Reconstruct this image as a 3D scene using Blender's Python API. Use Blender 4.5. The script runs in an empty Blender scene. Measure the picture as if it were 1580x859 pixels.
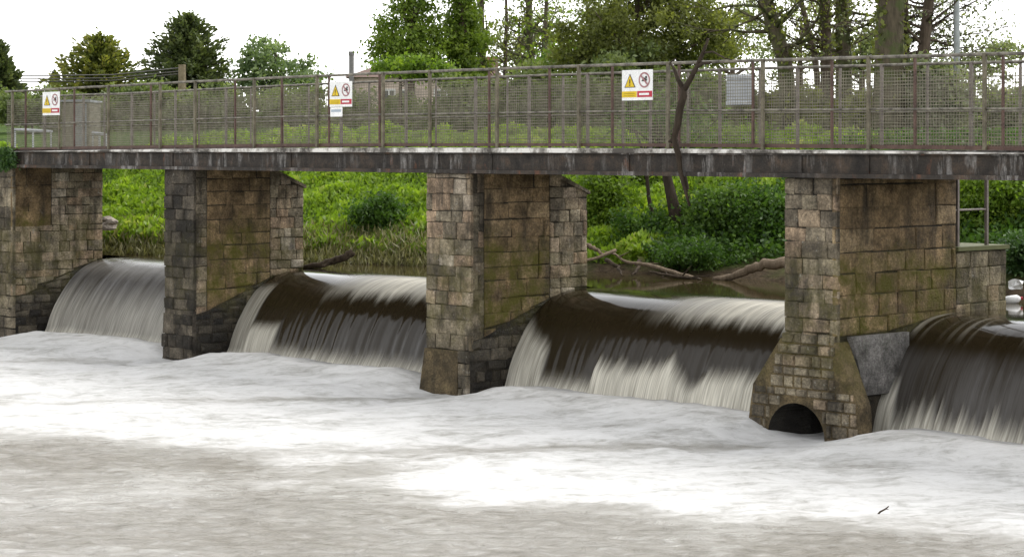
import bpy, math, random
import numpy as np
from mathutils import Vector, noise as mn
random.seed(7); RNG = np.random.default_rng(11)
scene = bpy.context.scene
COL = scene.collection
F = 3400.0; CAMZ = 4.45; YC = -26.3
SN, CS = 0.7349, 0.6782
def D(px, py, z):                      # a point of the place seen at photo pixel px,py at distance z
    u = (px-790)/F
    return Vector((z*(-SN+CS*u), YC+z*(CS+SN*u), CAMZ+(228-py)/F*z))
def P(px, py, t):                      # the same, on the vertical plane Y = t (parallel to the bridge)
    u = (px-790)/F
    return D(px, py, (t-YC)/(CS+SN*u))
def XA(px, t=0.0): return P(px, 228, t).x
def G(px, py, h):                      # the same, on the level plane Z = h
    return D(px, py, (CAMZ-h)*F/(py-228))

# ------------------------------------------------------------------ mesh helpers
class MB:
    def __init__(s): s.v=[]; s.f=[]; s.t=[]; s.m=[]
    def poly(s, pts, tint=.5, mi=0):
        b=len(s.v); s.v += [tuple(p) for p in pts]; s.f.append(tuple(range(b,b+len(pts)))); s.t.append(tint); s.m.append(mi)
    def hexa(s, c, tint=.5, mi=0):     # 8 corners: 0-3 bottom ring, 4-7 top ring (ccw from above)
        b=len(s.v); s.v += [tuple(p) for p in c]
        for q in ((3,2,1,0),(4,5,6,7),(0,1,5,4),(1,2,6,5),(2,3,7,6),(3,0,4,7)):
            s.f.append(tuple(b+i for i in q)); s.t.append(tint); s.m.append(mi)
    def box(s, x0,x1,y0,y1,z0,z1, tint=.5, mi=0):
        s.hexa([(x0,y0,z0),(x1,y0,z0),(x1,y1,z0),(x0,y1,z0),(x0,y0,z1),(x1,y0,z1),(x1,y1,z1),(x0,y1,z1)],tint,mi)
    def tube(s, pts, rad, n=7, tint=.5, mi=0):
        pts=[Vector(p) for p in pts]
        if not isinstance(rad,(list,tuple)): rad=[rad]*len(pts)
        b=len(s.v); up=Vector((0.31,0.2,0.93)).normalized()
        for i,p in enumerate(pts):
            d=(pts[min(i+1,len(pts)-1)]-pts[max(i-1,0)])
            if d.length<1e-9: d=Vector((0,0,1))
            d.normalize()
            a=d.cross(up)
            if a.length<.05: a=d.cross(Vector((1,0,0)))
            a.normalize(); c=d.cross(a)
            for k in range(n):
                an=2*math.pi*k/n
                s.v.append(tuple(p+(a*math.cos(an)+c*math.sin(an))*rad[i]))
        for i in range(len(pts)-1):
            for k in range(n):
                k2=(k+1)%n
                s.f.append((b+i*n+k,b+i*n+k2,b+(i+1)*n+k2,b+(i+1)*n+k)); s.t.append(tint); s.m.append(mi)
        s.f.append(tuple(b+k for k in range(n))[::-1]); s.t.append(tint); s.m.append(mi)
        e=b+(len(pts)-1)*n
        s.f.append(tuple(e+k for k in range(n))); s.t.append(tint); s.m.append(mi)
    def build(s, name, mats, parent=None, smooth=False):
        me=bpy.data.meshes.new(name); me.from_pydata(s.v,[],s.f)
        if not isinstance(mats,(list,tuple)): mats=[mats]
        for m in mats: me.materials.append(m)
        a=me.attributes.new('tint','FLOAT','FACE'); a.data.foreach_set('value',s.t)
        if len(mats)>1: me.polygons.foreach_set('material_index',s.m)
        if smooth: me.polygons.foreach_set('use_smooth',[True]*len(s.f))
        me.update()
        o=bpy.data.objects.new(name,me); COL.objects.link(o)
        if parent is not None:
            o.parent=parent; o.matrix_parent_inverse=parent.matrix_basis.inverted()
        return o
def tag(o,label=None,cat=None,group=None,kind=None):
    if label: o['label']=label
    if cat: o['category']=cat
    if group: o['group']=group
    if kind: o['kind']=kind
    return o
def thing(name,loc,label,cat,group=None):
    o=bpy.data.objects.new(name,None); COL.objects.link(o); o.location=loc; o.empty_display_size=.2
    return tag(o,label,cat,group)
def grid_obj(name, xs, ys, zf, mat, attrs=None, uv=None):
    nx,ny=len(xs),len(ys); V=np.zeros((ny,nx,3)); V[:,:,0]=xs[None,:]; V[:,:,1]=ys[:,None]; V[:,:,2]=zf
    idx=np.arange(nx*ny).reshape(ny,nx)
    f=np.stack([idx[:-1,:-1],idx[:-1,1:],idx[1:,1:],idx[1:,:-1]],-1).reshape(-1,4)
    return arr_obj(name,V.reshape(-1,3),f,mat,attrs,uv,True)
def arr_obj(name,V,Fq,mat,attrs=None,uv=None,smooth=False,ftint=None,parent=None):
    me=bpy.data.meshes.new(name); k=Fq.shape[1]
    me.vertices.add(len(V)); me.vertices.foreach_set('co',np.ascontiguousarray(V,dtype=np.float32).ravel())
    me.loops.add(Fq.size); me.loops.foreach_set('vertex_index',np.ascontiguousarray(Fq,dtype=np.int32).ravel())
    me.polygons.add(len(Fq)); me.polygons.foreach_set('loop_start',np.arange(0,Fq.size,k,dtype=np.int32))
    if smooth: me.polygons.foreach_set('use_smooth',np.ones(len(Fq),dtype=bool))
    me.materials.append(mat)
    for n_,a_ in (attrs or {}).items():
        at=me.attributes.new(n_,'FLOAT','POINT'); at.data.foreach_set('value',np.ascontiguousarray(a_,dtype=np.float32).ravel())
    if ftint is not None:
        at=me.attributes.new('tint','FLOAT','FACE'); at.data.foreach_set('value',np.ascontiguousarray(ftint,dtype=np.float32))
    if uv is not None:
        l=me.uv_layers.new(name='flow'); l.data.foreach_set('uv',np.ascontiguousarray(uv[Fq.ravel()],dtype=np.float32).ravel())
    me.update(calc_edges=True); me.validate()
    o=bpy.data.objects.new(name,me); COL.objects.link(o)
    if parent is not None:
        o.parent=parent; o.matrix_parent_inverse=parent.matrix_basis.inverted()
    return o

# ------------------------------------------------------------------ materials
class NM:
    def __init__(s,name):
        s.m=bpy.data.materials.new(name); s.m.use_nodes=True; s.t=s.m.node_tree; s.n=s.t.nodes
        s.p=s.n['Principled BSDF']; s.out=s.n['Material Output']
    def l(s,a,b): s.t.links.new(a,b); return a
    def new(s,k,**kw):
        n=s.n.new(k)
        for a,b in kw.items(): setattr(n,a,b)
        return n
    def coords(s,scale=(1,1,1),kind='Object',rot=(0,0,0)):
        c=s.new('ShaderNodeTexCoord'); m=s.new('ShaderNodeMapping'); m.inputs['Scale'].default_value=scale; m.inputs['Rotation'].default_value=rot
        s.l(c.outputs[kind],m.inputs['Vector']); return m.outputs['Vector']
    def noise(s,vec,scale=1,detail=4,rough=.55,dist=0):
        n=s.new('ShaderNodeTexNoise'); n.inputs['Scale'].default_value=scale; n.inputs['Detail'].default_value=detail
        n.inputs['Roughness'].default_value=rough; n.inputs['Distortion'].default_value=dist
        if vec is not None: s.l(vec,n.inputs['Vector'])
        return n.outputs['Fac']
    def ramp(s,fac,stops,interp='LINEAR'):
        r=s.new('ShaderNodeValToRGB'); r.color_ramp.interpolation=interp
        e=r.color_ramp.elements
        while len(e)<len(stops): e.new(.5)
        for el,(p_,c_) in zip(e,stops):
            el.position=p_; el.color=(c_,c_,c_,1) if isinstance(c_,(int,float)) else (*c_,1)
        s.l(fac,r.inputs['Fac']); return r.outputs['Color']
    def mix(s,fac,a,b,mode='MIX'):
        m=s.new('ShaderNodeMix',data_type='RGBA',blend_type=mode)
        for v,sk in ((fac,m.inputs[0]),(a,m.inputs[6]),(b,m.inputs[7])):
            if hasattr(v,'is_linked'): s.l(v,sk)
            elif isinstance(v,(tuple,list)): sk.default_value=(*v,1)
            elif sk.type=='VALUE': sk.default_value=v
            else: sk.default_value=(v,v,v,1)
        return m.outputs[2]
    def math(s,op,a,b=0.0,clamp=False):
        m=s.new('ShaderNodeMath',operation=op,use_clamp=clamp)
        for v,sk in ((a,m.inputs[0]),(b,m.inputs[1])):
            if hasattr(v,'is_linked'): s.l(v,sk)
            else: sk.default_value=v
        return m.outputs[0]
    def attr(s,name):
        a=s.new('ShaderNodeAttribute',attribute_name=name); return a.outputs['Fac']
    def base(s,c): 
        if hasattr(c,'is_linked'): s.l(c,s.p.inputs['Base Color'])
        else: s.p.inputs['Base Color'].default_value=(*c,1)
    def rough(s,r,spec=.5):
        if hasattr(r,'is_linked'): s.l(r,s.p.inputs['Roughness'])
        else: s.p.inputs['Roughness'].default_value=r
        s.p.inputs['Specular IOR Level'].default_value=spec
    def bump(s,h,strength=.5,dist=.02):
        b=s.new('ShaderNodeBump'); b.inputs['Strength'].default_value=strength; b.inputs['Distance'].default_value=dist
        s.l(h,b.inputs['Height']); s.l(b.outputs['Normal'],s.p.inputs['Normal']); return b
    def xyz(s,vec):
        x=s.new('ShaderNodeSeparateXYZ'); s.l(vec,x.inputs[0]); return x.outputs

def stone_mat(name, stops, moss=0.0, grime=.5, lichen=.5, rough=.85, mosscol=(.115,.105,.028)):
    m=NM(name); co=m.coords()
    col=m.ramp(m.attr('tint'),stops)
    n1=m.noise(co,3.2,6,.65); col=m.mix(.85,col,m.ramp(n1,[(.30,.22),(.48,.95),(.70,1.85)]),'MULTIPLY')
    n0=m.noise(co,1.15,5,.7,.4); col=m.mix(.8,col,m.ramp(n0,[(.32,.38),(.52,1.0),(.7,1.35)]),'MULTIPLY')
    n2=m.noise(co,26,5,.7); col=m.mix(.7,col,m.ramp(n2,[(.32,.32),(.52,1.0),(.70,1.75)]),'MULTIPLY')
    st=m.noise(m.coords((2.6,2.6,.5)),1.3,5,.6)
    col=m.mix(m.math('MULTIPLY',m.ramp(st,[(.48,0.0),(.66,1.0)]),grime),col,(.03,.027,.022))
    li=m.noise(co,9.0,4,.75,.6)
    col=m.mix(m.math('MULTIPLY',m.ramp(li,[(.62,0.0),(.70,1.0)]),lichen),col,(.46,.45,.40))
    if moss>0:
        z=m.xyz(co)[2]
        mz=m.ramp(m.math('ADD',m.math('MULTIPLY',z,.18),m.math('MULTIPLY',m.noise(co,1.4,5,.7),.35)),[(.30,0.0),(.42,1.0),(.62,1.0),(.72,0.0)])
        mk=m.math('MULTIPLY',m.ramp(m.noise(co,2.3,6,.75),[(.38,0.0),(.6,1.0)]),moss)
        col=m.mix(m.math('MULTIPLY',mz,mk),col,mosscol)
    hv=m.new('ShaderNodeHueSaturation'); hv.inputs['Saturation'].default_value=1.14; m.l(col,hv.inputs['Color']); m.base(hv.outputs[0]); m.rough(rough,.3)
    h=m.math('ADD',m.noise(co,14,6,.7),m.math('MULTIPLY',m.noise(co,55,3,.6),.4))
    m.bump(h,1.0,.08)
    return m.m
GREY=stone_mat('grey_rubble_stone',[(0,(.07,.06,.048)),(.3,(.20,.17,.128)),(.6,(.33,.285,.21)),(.85,(.40,.30,.215)),(1,(.50,.45,.37))],.5,.75,.6)
DARKST=stone_mat('black_stained_stone',[(0,(.03,.026,.021)),(.5,(.085,.073,.058)),(.85,(.18,.155,.12)),(1,(.36,.32,.26))],.2,.6,.35)
BROWN=stone_mat('brown_ashlar_stone',[(0,(.15,.108,.066)),(.4,(.26,.19,.115)),(.7,(.32,.235,.145)),(1,(.40,.31,.20))],1.0,.7,.25)
WETSHADE=stone_mat('wet_shaded_stone',[(0,(.014,.012,.01)),(.5,(.045,.038,.028)),(1,(.15,.13,.10))],.5,.5,.15,.4)  # wet stone, with shade of overhang and recesses put into the colour
MORTAR=stone_mat('mortar',[(0,(.035,.03,.022)),(1,(.06,.052,.04))],.5,.5,.15)
CONC=stone_mat('concrete',[(0,(.11,.085,.05)),(1,(.18,.14,.085))],.6,.35,.1)
PLATE=stone_mat('grey_render',[(0,(.16,.155,.15)),(1,(.2,.19,.18))],.1,.25,.15,.6)

def metal_mat(name,c1,c2,rough=.6,sc=6,spec=.4):
    m=NM(name); co=m.coords()
    n=m.noise(co,sc,5,.7); col=m.ramp(n,[(.35,c1),(.62,c2)])
    m.base(m.mix(.5,col,m.ramp(m.noise(co,60,3,.6),[(.3,.6),(.7,1.35)]),'MULTIPLY')); m.rough(rough,spec); m.bump(m.noise(co,80,3),.2,.004)
    return m.m
POST=metal_mat('weathered_post_metal',(.06,.05,.03),(.15,.13,.085))
RUST=metal_mat('rusty_metal',(.05,.024,.017),(.10,.055,.04))
RAILM=metal_mat('weathered_rail_metal',(.05,.043,.034),(.22,.20,.16))
WIRE=metal_mat('mesh_wire',(.10,.09,.06),(.20,.18,.13),.6)
GALV=metal_mat('galvanised_metal',(.36,.38,.40),(.46,.48,.50),.45)
PALEB=metal_mat('pale_back_post_metal',(.11,.09,.078),(.19,.16,.14))
WHITEP=metal_mat('white_paint',(.72,.72,.71),(.82,.82,.81),.4,3)
GREYP=metal_mat('grey_paint',(.17,.18,.20),(.22,.23,.25),.5,3)
YELLOW=metal_mat('yellow_sign_paint',(.62,.42,.0),(.70,.50,.01),.5)
REDP=metal_mat('red_sign_paint',(.36,.012,.03),(.45,.02,.05),.5)
REDRING=metal_mat('faded_red_paint',(.30,.13,.14),(.38,.20,.20),.5)
BLACKP=metal_mat('black_paint',(.03,.025,.02),(.05,.04,.03),.5)
BLUEP=metal_mat('blue_grey_paint',(.30,.36,.42),(.38,.44,.5),.5)
WOOD=metal_mat('telegraph_wood',(.13,.10,.06),(.20,.16,.10),.8)

def beam_mat():
    m=NM('stained_beam'); co=m.coords(); s=m.coords((1,1,.16))
    c=m.ramp(m.noise(co,2.2,6,.7),[(.3,(.012,.010,.009)),(.5,(.038,.031,.025)),(.68,(.085,.058,.04))])
    w=m.math('MULTIPLY',m.ramp(m.noise(s,2.9,6,.75,.4),[(.50,0.0),(.64,1.0)]),m.ramp(m.noise(m.coords((1,1,.05)),.75,4,.7),[(.43,.0),(.56,1.0)]))
    c=m.mix(m.math('MULTIPLY',w,.75),c,m.ramp(m.noise(co,11,4),[(.35,(.20,.19,.18)),(.65,(.46,.44,.42))]))
    r=m.ramp(m.noise(m.coords((1,1,.3)),3.1,4,.7),[(.6,0.0),(.68,1.0)])
    c=m.mix(m.math('MULTIPLY',r,.6),c,(.15,.06,.03))
    c=m.mix(.6,c,m.ramp(m.noise(co,34,4,.7),[(.3,.4),(.55,1.0),(.75,1.5)]),'MULTIPLY')
    m.base(c); m.rough(.75,.3); m.bump(m.noise(co,22,5,.7),.6,.02); return m.m
BEAM=beam_mat()
def lip_mat():
    m=NM('deck_edge'); co=m.coords()
    m.base(m.ramp(m.noise(co,1.3,6,.75),[(.42,(.05,.042,.033)),(.50,(.30,.28,.25)),(.58,(.66,.64,.60))])); m.rough(.6); return m.m
LIP=lip_mat()
def plain(name,c,r=.7):
    m=NM(name); co=m.coords(); m.base(m.mix(.5,c,m.ramp(m.noise(co,8,5,.65),[(.3,.7),(.7,1.3)]),'MULTIPLY')); m.rough(r,.3); return m.m

def leaf_mat(name,stops,trans=.4):
    m=NM(name); c=m.ramp(m.attr('tint'),stops)
    m.base(c); m.rough(.5,.35)
    tr=m.new('ShaderNodeBsdfTranslucent'); m.l(m.mix(1.0,c,(1.15,1.2,.55),'MULTIPLY'),tr.inputs['Color'])
    mx=m.new('ShaderNodeMixShader'); mx.inputs[0].default_value=trans
    m.l(m.p.outputs[0],mx.inputs[1]); m.l(tr.outputs[0],mx.inputs[2]); m.l(mx.outputs[0],m.out.inputs['Surface'])
    return m.m
L_FIR=leaf_mat('fir_needles',[(0,(.035,.05,.02)),(.5,(.085,.11,.042)),(1,(.16,.18,.07))],.35)
L_FIRY=leaf_mat('golden_fir_needles',[(0,(.05,.07,.02)),(.5,(.15,.17,.04)),(1,(.30,.27,.06))],.4)
L_BIRCH=leaf_mat('birch_leaves',[(0,(.07,.11,.05)),(.5,(.15,.21,.095)),(1,(.23,.29,.15))],.5)  # lifted paler, distance haze put into the leaf colour
L_POP=leaf_mat('poplar_leaves',[(0,(.06,.10,.016)),(.5,(.15,.22,.03)),(1,(.25,.32,.055))],.5)
L_OAK=leaf_mat('brownish_spring_leaves',[(0,(.07,.08,.024)),(.5,(.15,.17,.045)),(1,(.25,.27,.07))],.5)
L_BUSH=leaf_mat('bush_leaves',[(0,(.02,.05,.010)),(.5,(.06,.125,.02)),(1,(.13,.22,.04))],.45)
L_DARK=leaf_mat('deep_green_leaves',[(0,(.02,.05,.014)),(.5,(.05,.105,.028)),(1,(.11,.19,.06))],.4)
L_BRIGHT=leaf_mat('bright_leaves',[(0,(.06,.11,.012)),(.5,(.15,.24,.025)),(1,(.25,.34,.05))],.5)
L_GRASS=leaf_mat('grass_blades',[(0,(.07,.13,.012)),(.5,(.20,.31,.03)),(.85,(.30,.41,.05)),(1,(.38,.38,.15))],.5)
L_REED=leaf_mat('dry_reed_blades',[(0,(.09,.085,.03)),(.5,(.17,.17,.07)),(1,(.33,.30,.17))],.3)
L_MID=leaf_mat('mid_green_leaves',[(0,(.03,.065,.012)),(.5,(.085,.155,.028)),(1,(.17,.26,.05))],.45)
L_SPRING=leaf_mat('pale_spring_leaves',[(0,(.10,.125,.05)),(.5,(.19,.225,.10)),(1,(.29,.32,.17))],.5)
L_PALE=leaf_mat('grey_green_leaves',[(0,(.09,.11,.06)),(.5,(.19,.22,.13)),(1,(.30,.32,.22))],.5)
L_HEDGE=leaf_mat('hedge_leaves',[(0,(.07,.10,.035)),(.5,(.14,.18,.065)),(1,(.22,.26,.11))],.45)

def bark_mat(name,c1,c2,ivy=0):
    m=NM(name); co=m.coords((5,5,1))
    c=m.ramp(m.noise(co,2.4,6,.7),[(.3,c1),(.7,c2)])
    if ivy: c=m.mix(m.math('MULTIPLY',m.ramp(m.noise(m.coords(),2.2,4,.7),[(.45,0.0),(.58,1.0)]),ivy),c,(.06,.09,.02))
    m.base(c); m.rough(.9,.2); m.bump(m.noise(co,5,5,.7),.8,.04); return m.m
BARK=bark_mat('bark',(.05,.037,.027),(.14,.105,.078))
BARKG=bark_mat('mossy_bark',(.05,.04,.028),(.13,.105,.07),.6)
BARKD=bark_mat('dark_bark',(.022,.016,.011),(.06,.045,.032))
DRIFT=bark_mat('driftwood',(.12,.09,.06),(.26,.20,.14))
DRIFTD=bark_mat('wet_driftwood',(.03,.021,.015),(.10,.075,.05))

def ground_mat():
    m=NM('bank_ground'); co=m.coords(); z=m.xyz(co)[2]
    g=m.ramp(m.noise(co,1.1,6,.7),[(.3,(.02,.038,.007)),(.5,(.045,.08,.012)),(.7,(.075,.11,.02))])
    soil=m.ramp(m.noise(co,6,5,.7),[(.3,(.025,.018,.011)),(.7,(.09,.065,.04))])
    k=m.ramp(m.math('ADD',z,m.math('MULTIPLY',m.noise(co,.9,4),.9)),[(0,0.0),(1,1.0)])
    mr=m.new('ShaderNodeMapRange'); mr.inputs[1].default_value=2.35; mr.inputs[2].default_value=2.75
    m.l(m.math('ADD',z,m.math('MULTIPLY',m.noise(co,.9,4),.9)),mr.inputs[0])
    m.base(m.mix(mr.outputs[0],soil,g)); m.rough(.95,.1); m.bump(m.noise(co,9,5),.8,.1); return m.m
GROUND=ground_mat()

def river_mat():     # turbulent water below the weir: murky beige with white froth, sky sheen put into the colour
    m=NM('turbulent_water'); co=m.coords()
    foam=m.attr('foam')
    n1=m.noise(co,1.0,3,.6)
    rt_=m.coords(rot=(0,0,math.radians(-50)))              # froth and highlight lines drawn out across the current
    sm=m.new('ShaderNodeMapping'); sm.inputs['Scale'].default_value=(.75,1.15,1); m.l(rt_,sm.inputs[0]); st=sm.outputs[0]
    n2=m.noise(st,.8,8,.66,.8); n3=m.noise(st,4.2,8,.72,.6); n4=m.noise(st,.33,3,.5,.3)
    rg=m.new('ShaderNodeTexNoise',noise_type='RIDGED_MULTIFRACTAL'); rg.inputs['Scale'].default_value=1.5; rg.inputs['Detail'].default_value=5; rg.inputs['Distortion'].default_value=.5; m.l(st,rg.inputs['Vector']); n5=m.math('MULTIPLY',rg.outputs['Fac'],.5,True)
    mott=m.math('ADD',m.math('MULTIPLY',n2,.55),m.math('MULTIPLY',n3,.45))
    k=m.math('ADD',foam,m.math('MULTIPLY',m.math('SUBTRACT',mott,.5),m.math('ADD',.55,m.math('MULTIPLY',foam,1.3))))
    fk=m.ramp(k,[(.12,0.0),(.40,.34),(.64,.8),(.84,1.0)])
    br=m.mix(.6,m.ramp(n3,[(.34,(.095,.08,.052)),(.44,(.24,.218,.178)),(.56,(.365,.347,.31)),(.66,(.55,.535,.50))]),m.ramp(n4,[(.33,(.285,.265,.225)),(.6,(.415,.40,.365))]))
    br=m.mix(m.ramp(n5,[(.6,0.0),(.95,.4)]),br,(.62,.61,.58))  # pale highlights along the wave ridges, put into the colour
    m.base(m.mix(fk,br,m.ramp(mott,[(.34,(.27,.255,.23)),(.43,(.46,.455,.435)),(.51,(.61,.605,.59)),(.62,(.69,.685,.675))])))
    m.rough(m.ramp(fk,[(0,.2),(1,.7)]),.5)
    m.p.inputs['IOR'].default_value=1.33
    h=m.math('ADD',m.math('MULTIPLY',n3,1.0),m.math('ADD',m.math('MULTIPLY',n5,.9),n2)); bp=m.bump(h,.75,.14); m.l(m.math('SUBTRACT',.8,m.math('MULTIPLY',fk,.5)),bp.inputs['Strength'])
    return m.m
RIVER=river_mat()
def fall_mat():      # glassy brown water over the weir turning to streaked froth, sky-white crests painted in
    m=NM('falling_water'); u=m.coords(kind='UV')
    sx=m.new('ShaderNodeMapping'); sx.inputs['Scale'].default_value=(9,.35,1); m.l(u,sx.inputs[0])
    sx2=m.new('ShaderNodeMapping'); sx2.inputs['Scale'].default_value=(30,.7,1); m.l(u,sx2.inputs[0])
    a=m.noise(sx.outputs[0],1,4,.6); b=m.noise(sx2.outputs[0],1,4,.65)
    sx3=m.new('ShaderNodeMapping'); sx3.inputs['Scale'].default_value=(1.7,.5,1); m.l(u,sx3.inputs[0]); c3=m.noise(sx3.outputs[0],1,3,.6)
    s=m.math('ADD',m.math('ADD',m.math('MULTIPLY',a,.34),m.math('MULTIPLY',b,.33)),m.math('MULTIPLY',c3,.33))
    foam=m.attr('foam')
    k=m.math('MULTIPLY',foam,m.ramp(s,[(.30,.35),(.5,.85),(.62,1.25)]),True)
    dark=m.mix(m.math('MULTIPLY',m.attr('veil'),m.ramp(s,[(.38,.15),(.52,.55),(.66,.95)])),(.022,.016,.008),(.21,.205,.205))
    m.base(m.mix(k,dark,m.ramp(b,[(.3,(.40,.37,.30)),(.6,(.66,.63,.54))])))
    m.rough(m.ramp(m.math('ADD',k,m.math('MULTIPLY',m.attr('veil'),.35)),[(0,.10),(.3,.35),(1,.75)]),.5)
    m.p.inputs['IOR'].default_value=1.33
    bp=m.bump(s,.35,.06)
    m.l(m.math('ADD',m.math('MULTIPLY',m.attr('veil'),.55),.02,True),bp.inputs['Strength'])
    return m.m
FALL=fall_mat()
def pool_mat():
    m=NM('still_water'); co=m.coords((1,1,1)); m.base((.045,.034,.015)); m.rough(.06,.5); m.p.inputs['IOR'].default_value=1.33
    m.bump(m.noise(co,3.0,3,.5),.03,.03); return m.m
POOL=pool_mat()

# ------------------------------------------------------------------ world, sun, camera
w=bpy.data.worlds.new('World'); scene.world=w; w.use_nodes=True
nt=w.node_tree; bg=nt.nodes['Background']
sky=nt.nodes.new('ShaderNodeTexSky'); sky.sky_type='NISHITA'; sky.sun_disc=False
SUN_EL,SUN_AZ=math.radians(52),math.radians(10)      # azimuth clockwise from +Y
sky.sun_elevation=SUN_EL; sky.sun_rotation=SUN_AZ; sky.air_density=1.0; sky.dust_density=.25; sky.ozone_density=1.0
hs=nt.nodes.new('ShaderNodeHueSaturation'); hs.inputs['Saturation'].default_value=.07
nt.links.new(sky.outputs[0],hs.inputs['Color']); nt.links.new(hs.outputs[0],bg.inputs['Color']); bg.inputs['Strength'].default_value=.15
sd=bpy.data.lights.new('sun','SUN'); sd.energy=1.1; sd.angle=math.radians(45); sd.color=(1,.96,.9)
so=bpy.data.objects.new('sun',sd); COL.objects.link(so)
sv=Vector((math.sin(SUN_AZ)*math.cos(SUN_EL),math.cos(SUN_AZ)*math.cos(SUN_EL),math.sin(SUN_EL)))
so.rotation_euler=(-sv).to_track_quat('-Z','Y').to_euler(); so.location=sv*60
cd=bpy.data.cameras.new('camera'); cam=bpy.data.objects.new('camera',cd); COL.objects.link(cam); scene.camera=cam
cam.location=(0,YC,CAMZ); cam.rotation_euler=(math.radians(90),0,math.atan2(SN,CS))
cd.sensor_width=36; cd.lens=36*F/1580; cd.shift_y=(228-429.5)/1580; cd.clip_start=.5; cd.clip_end=3000
vs=scene.view_settings; vs.view_transform='Standard'; vs.look='None'; vs.exposure=1.4; vs.gamma=1; vs.use_curve_mapping=False
scene.cycles.max_bounces=7; scene.cycles.transparent_max_bounces=4; scene.cycles.use_denoising=True; scene.cycles.caustics_reflective=False; scene.cycles.caustics_refractive=False

# ------------------------------------------------------------------ terrain
PX=[-47.96,-39.40,-30.84,-22.28]; PW=.97; WD=[2.27,1.08,1.22,1.04]
BX=np.array([-400,-60,-50,-46.6,-39.3,-31.2,-24,-18,-8,20,200.]); BY=np.array([0,1.5,2.8,3.8,5.3,7.2,7.0,6.6,7.5,10,20.])
def dist_bank(X,Y):
    d1=(Y-np.interp(X,BX,BY))*.97
    d2=np.where(Y<4.2,-(X+49.3)*2.2,-(X+49.3)*1.0)
    d3=(8.0-(X*-SN+(Y-YC)*CS))*.8
    return d1,d2,d3
def prof(d): return np.interp(d,[-6,-1.2,0,.5,8.5,40,120],[-.9,.7,1.72,1.98,4.45,6.3,7.2])
def hterr(X,Y):
    d1,d2,d3=dist_bank(X,Y)
    h=np.maximum(np.maximum(prof(d1),np.minimum(prof(d2),4.36)),np.interp(d3,[-6,0,5],[-.9,.0,2.85]))
    near=(X<-50.2)&(np.abs(Y-1.5)<2.6)
    return np.where(near,np.minimum(h,4.05),h)
def fbm(x,y,s=1.0,o=3):
    v=0;a=1
    for i in range(o): v+=a*mn.noise(Vector((x*s,y*s,i*7.3))); s*=2;a*=.5
    return v
xs=np.concatenate([np.linspace(-900,-110,14),np.arange(-105,-56,3.),np.arange(-55,-12,.35),np.arange(-11,30,3.),np.linspace(40,500,8)])
ys=np.concatenate([np.linspace(-300,-50,7),np.arange(-45,1,2.),np.arange(1.5,22,.35),np.arange(23,60,2.),np.linspace(70,900,12)])
Xg,Yg=np.meshgrid(xs,ys); H=hterr(Xg,Yg)
bumpy=np.array([[fbm(x,y,.8,3) for x in xs] for y in ys]); d1g,_,_=dist_bank(Xg,Yg)
H=H+bumpy*.16*np.clip(d1g*.6,0,1)
terrain=tag(grid_obj('terrain',xs,ys,H,GROUND),kind='structure')
def hpt(x,y): return float(hterr(np.array(x),np.array(y)))

# ------------------------------------------------------------------ water
# profile of the sheet over the weir (Y, Z)
PROF=[(3.3,1.80),(2.9,1.797),(2.6,1.785),(2.35,1.755),(2.1,1.685),(1.85,1.565),(1.6,1.37),(1.38,1.10),(1.2,.80),(1.07,.50),(.97,.2),(.9,-.1),(.84,-.4)]
pr=np.array(PROF); seg=np.sqrt((np.diff(pr,axis=0)**2).sum(1)); sc_=np.concatenate([[0],np.cumsum(seg)])
sv_=np.linspace(0,sc_[-1],70)
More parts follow.
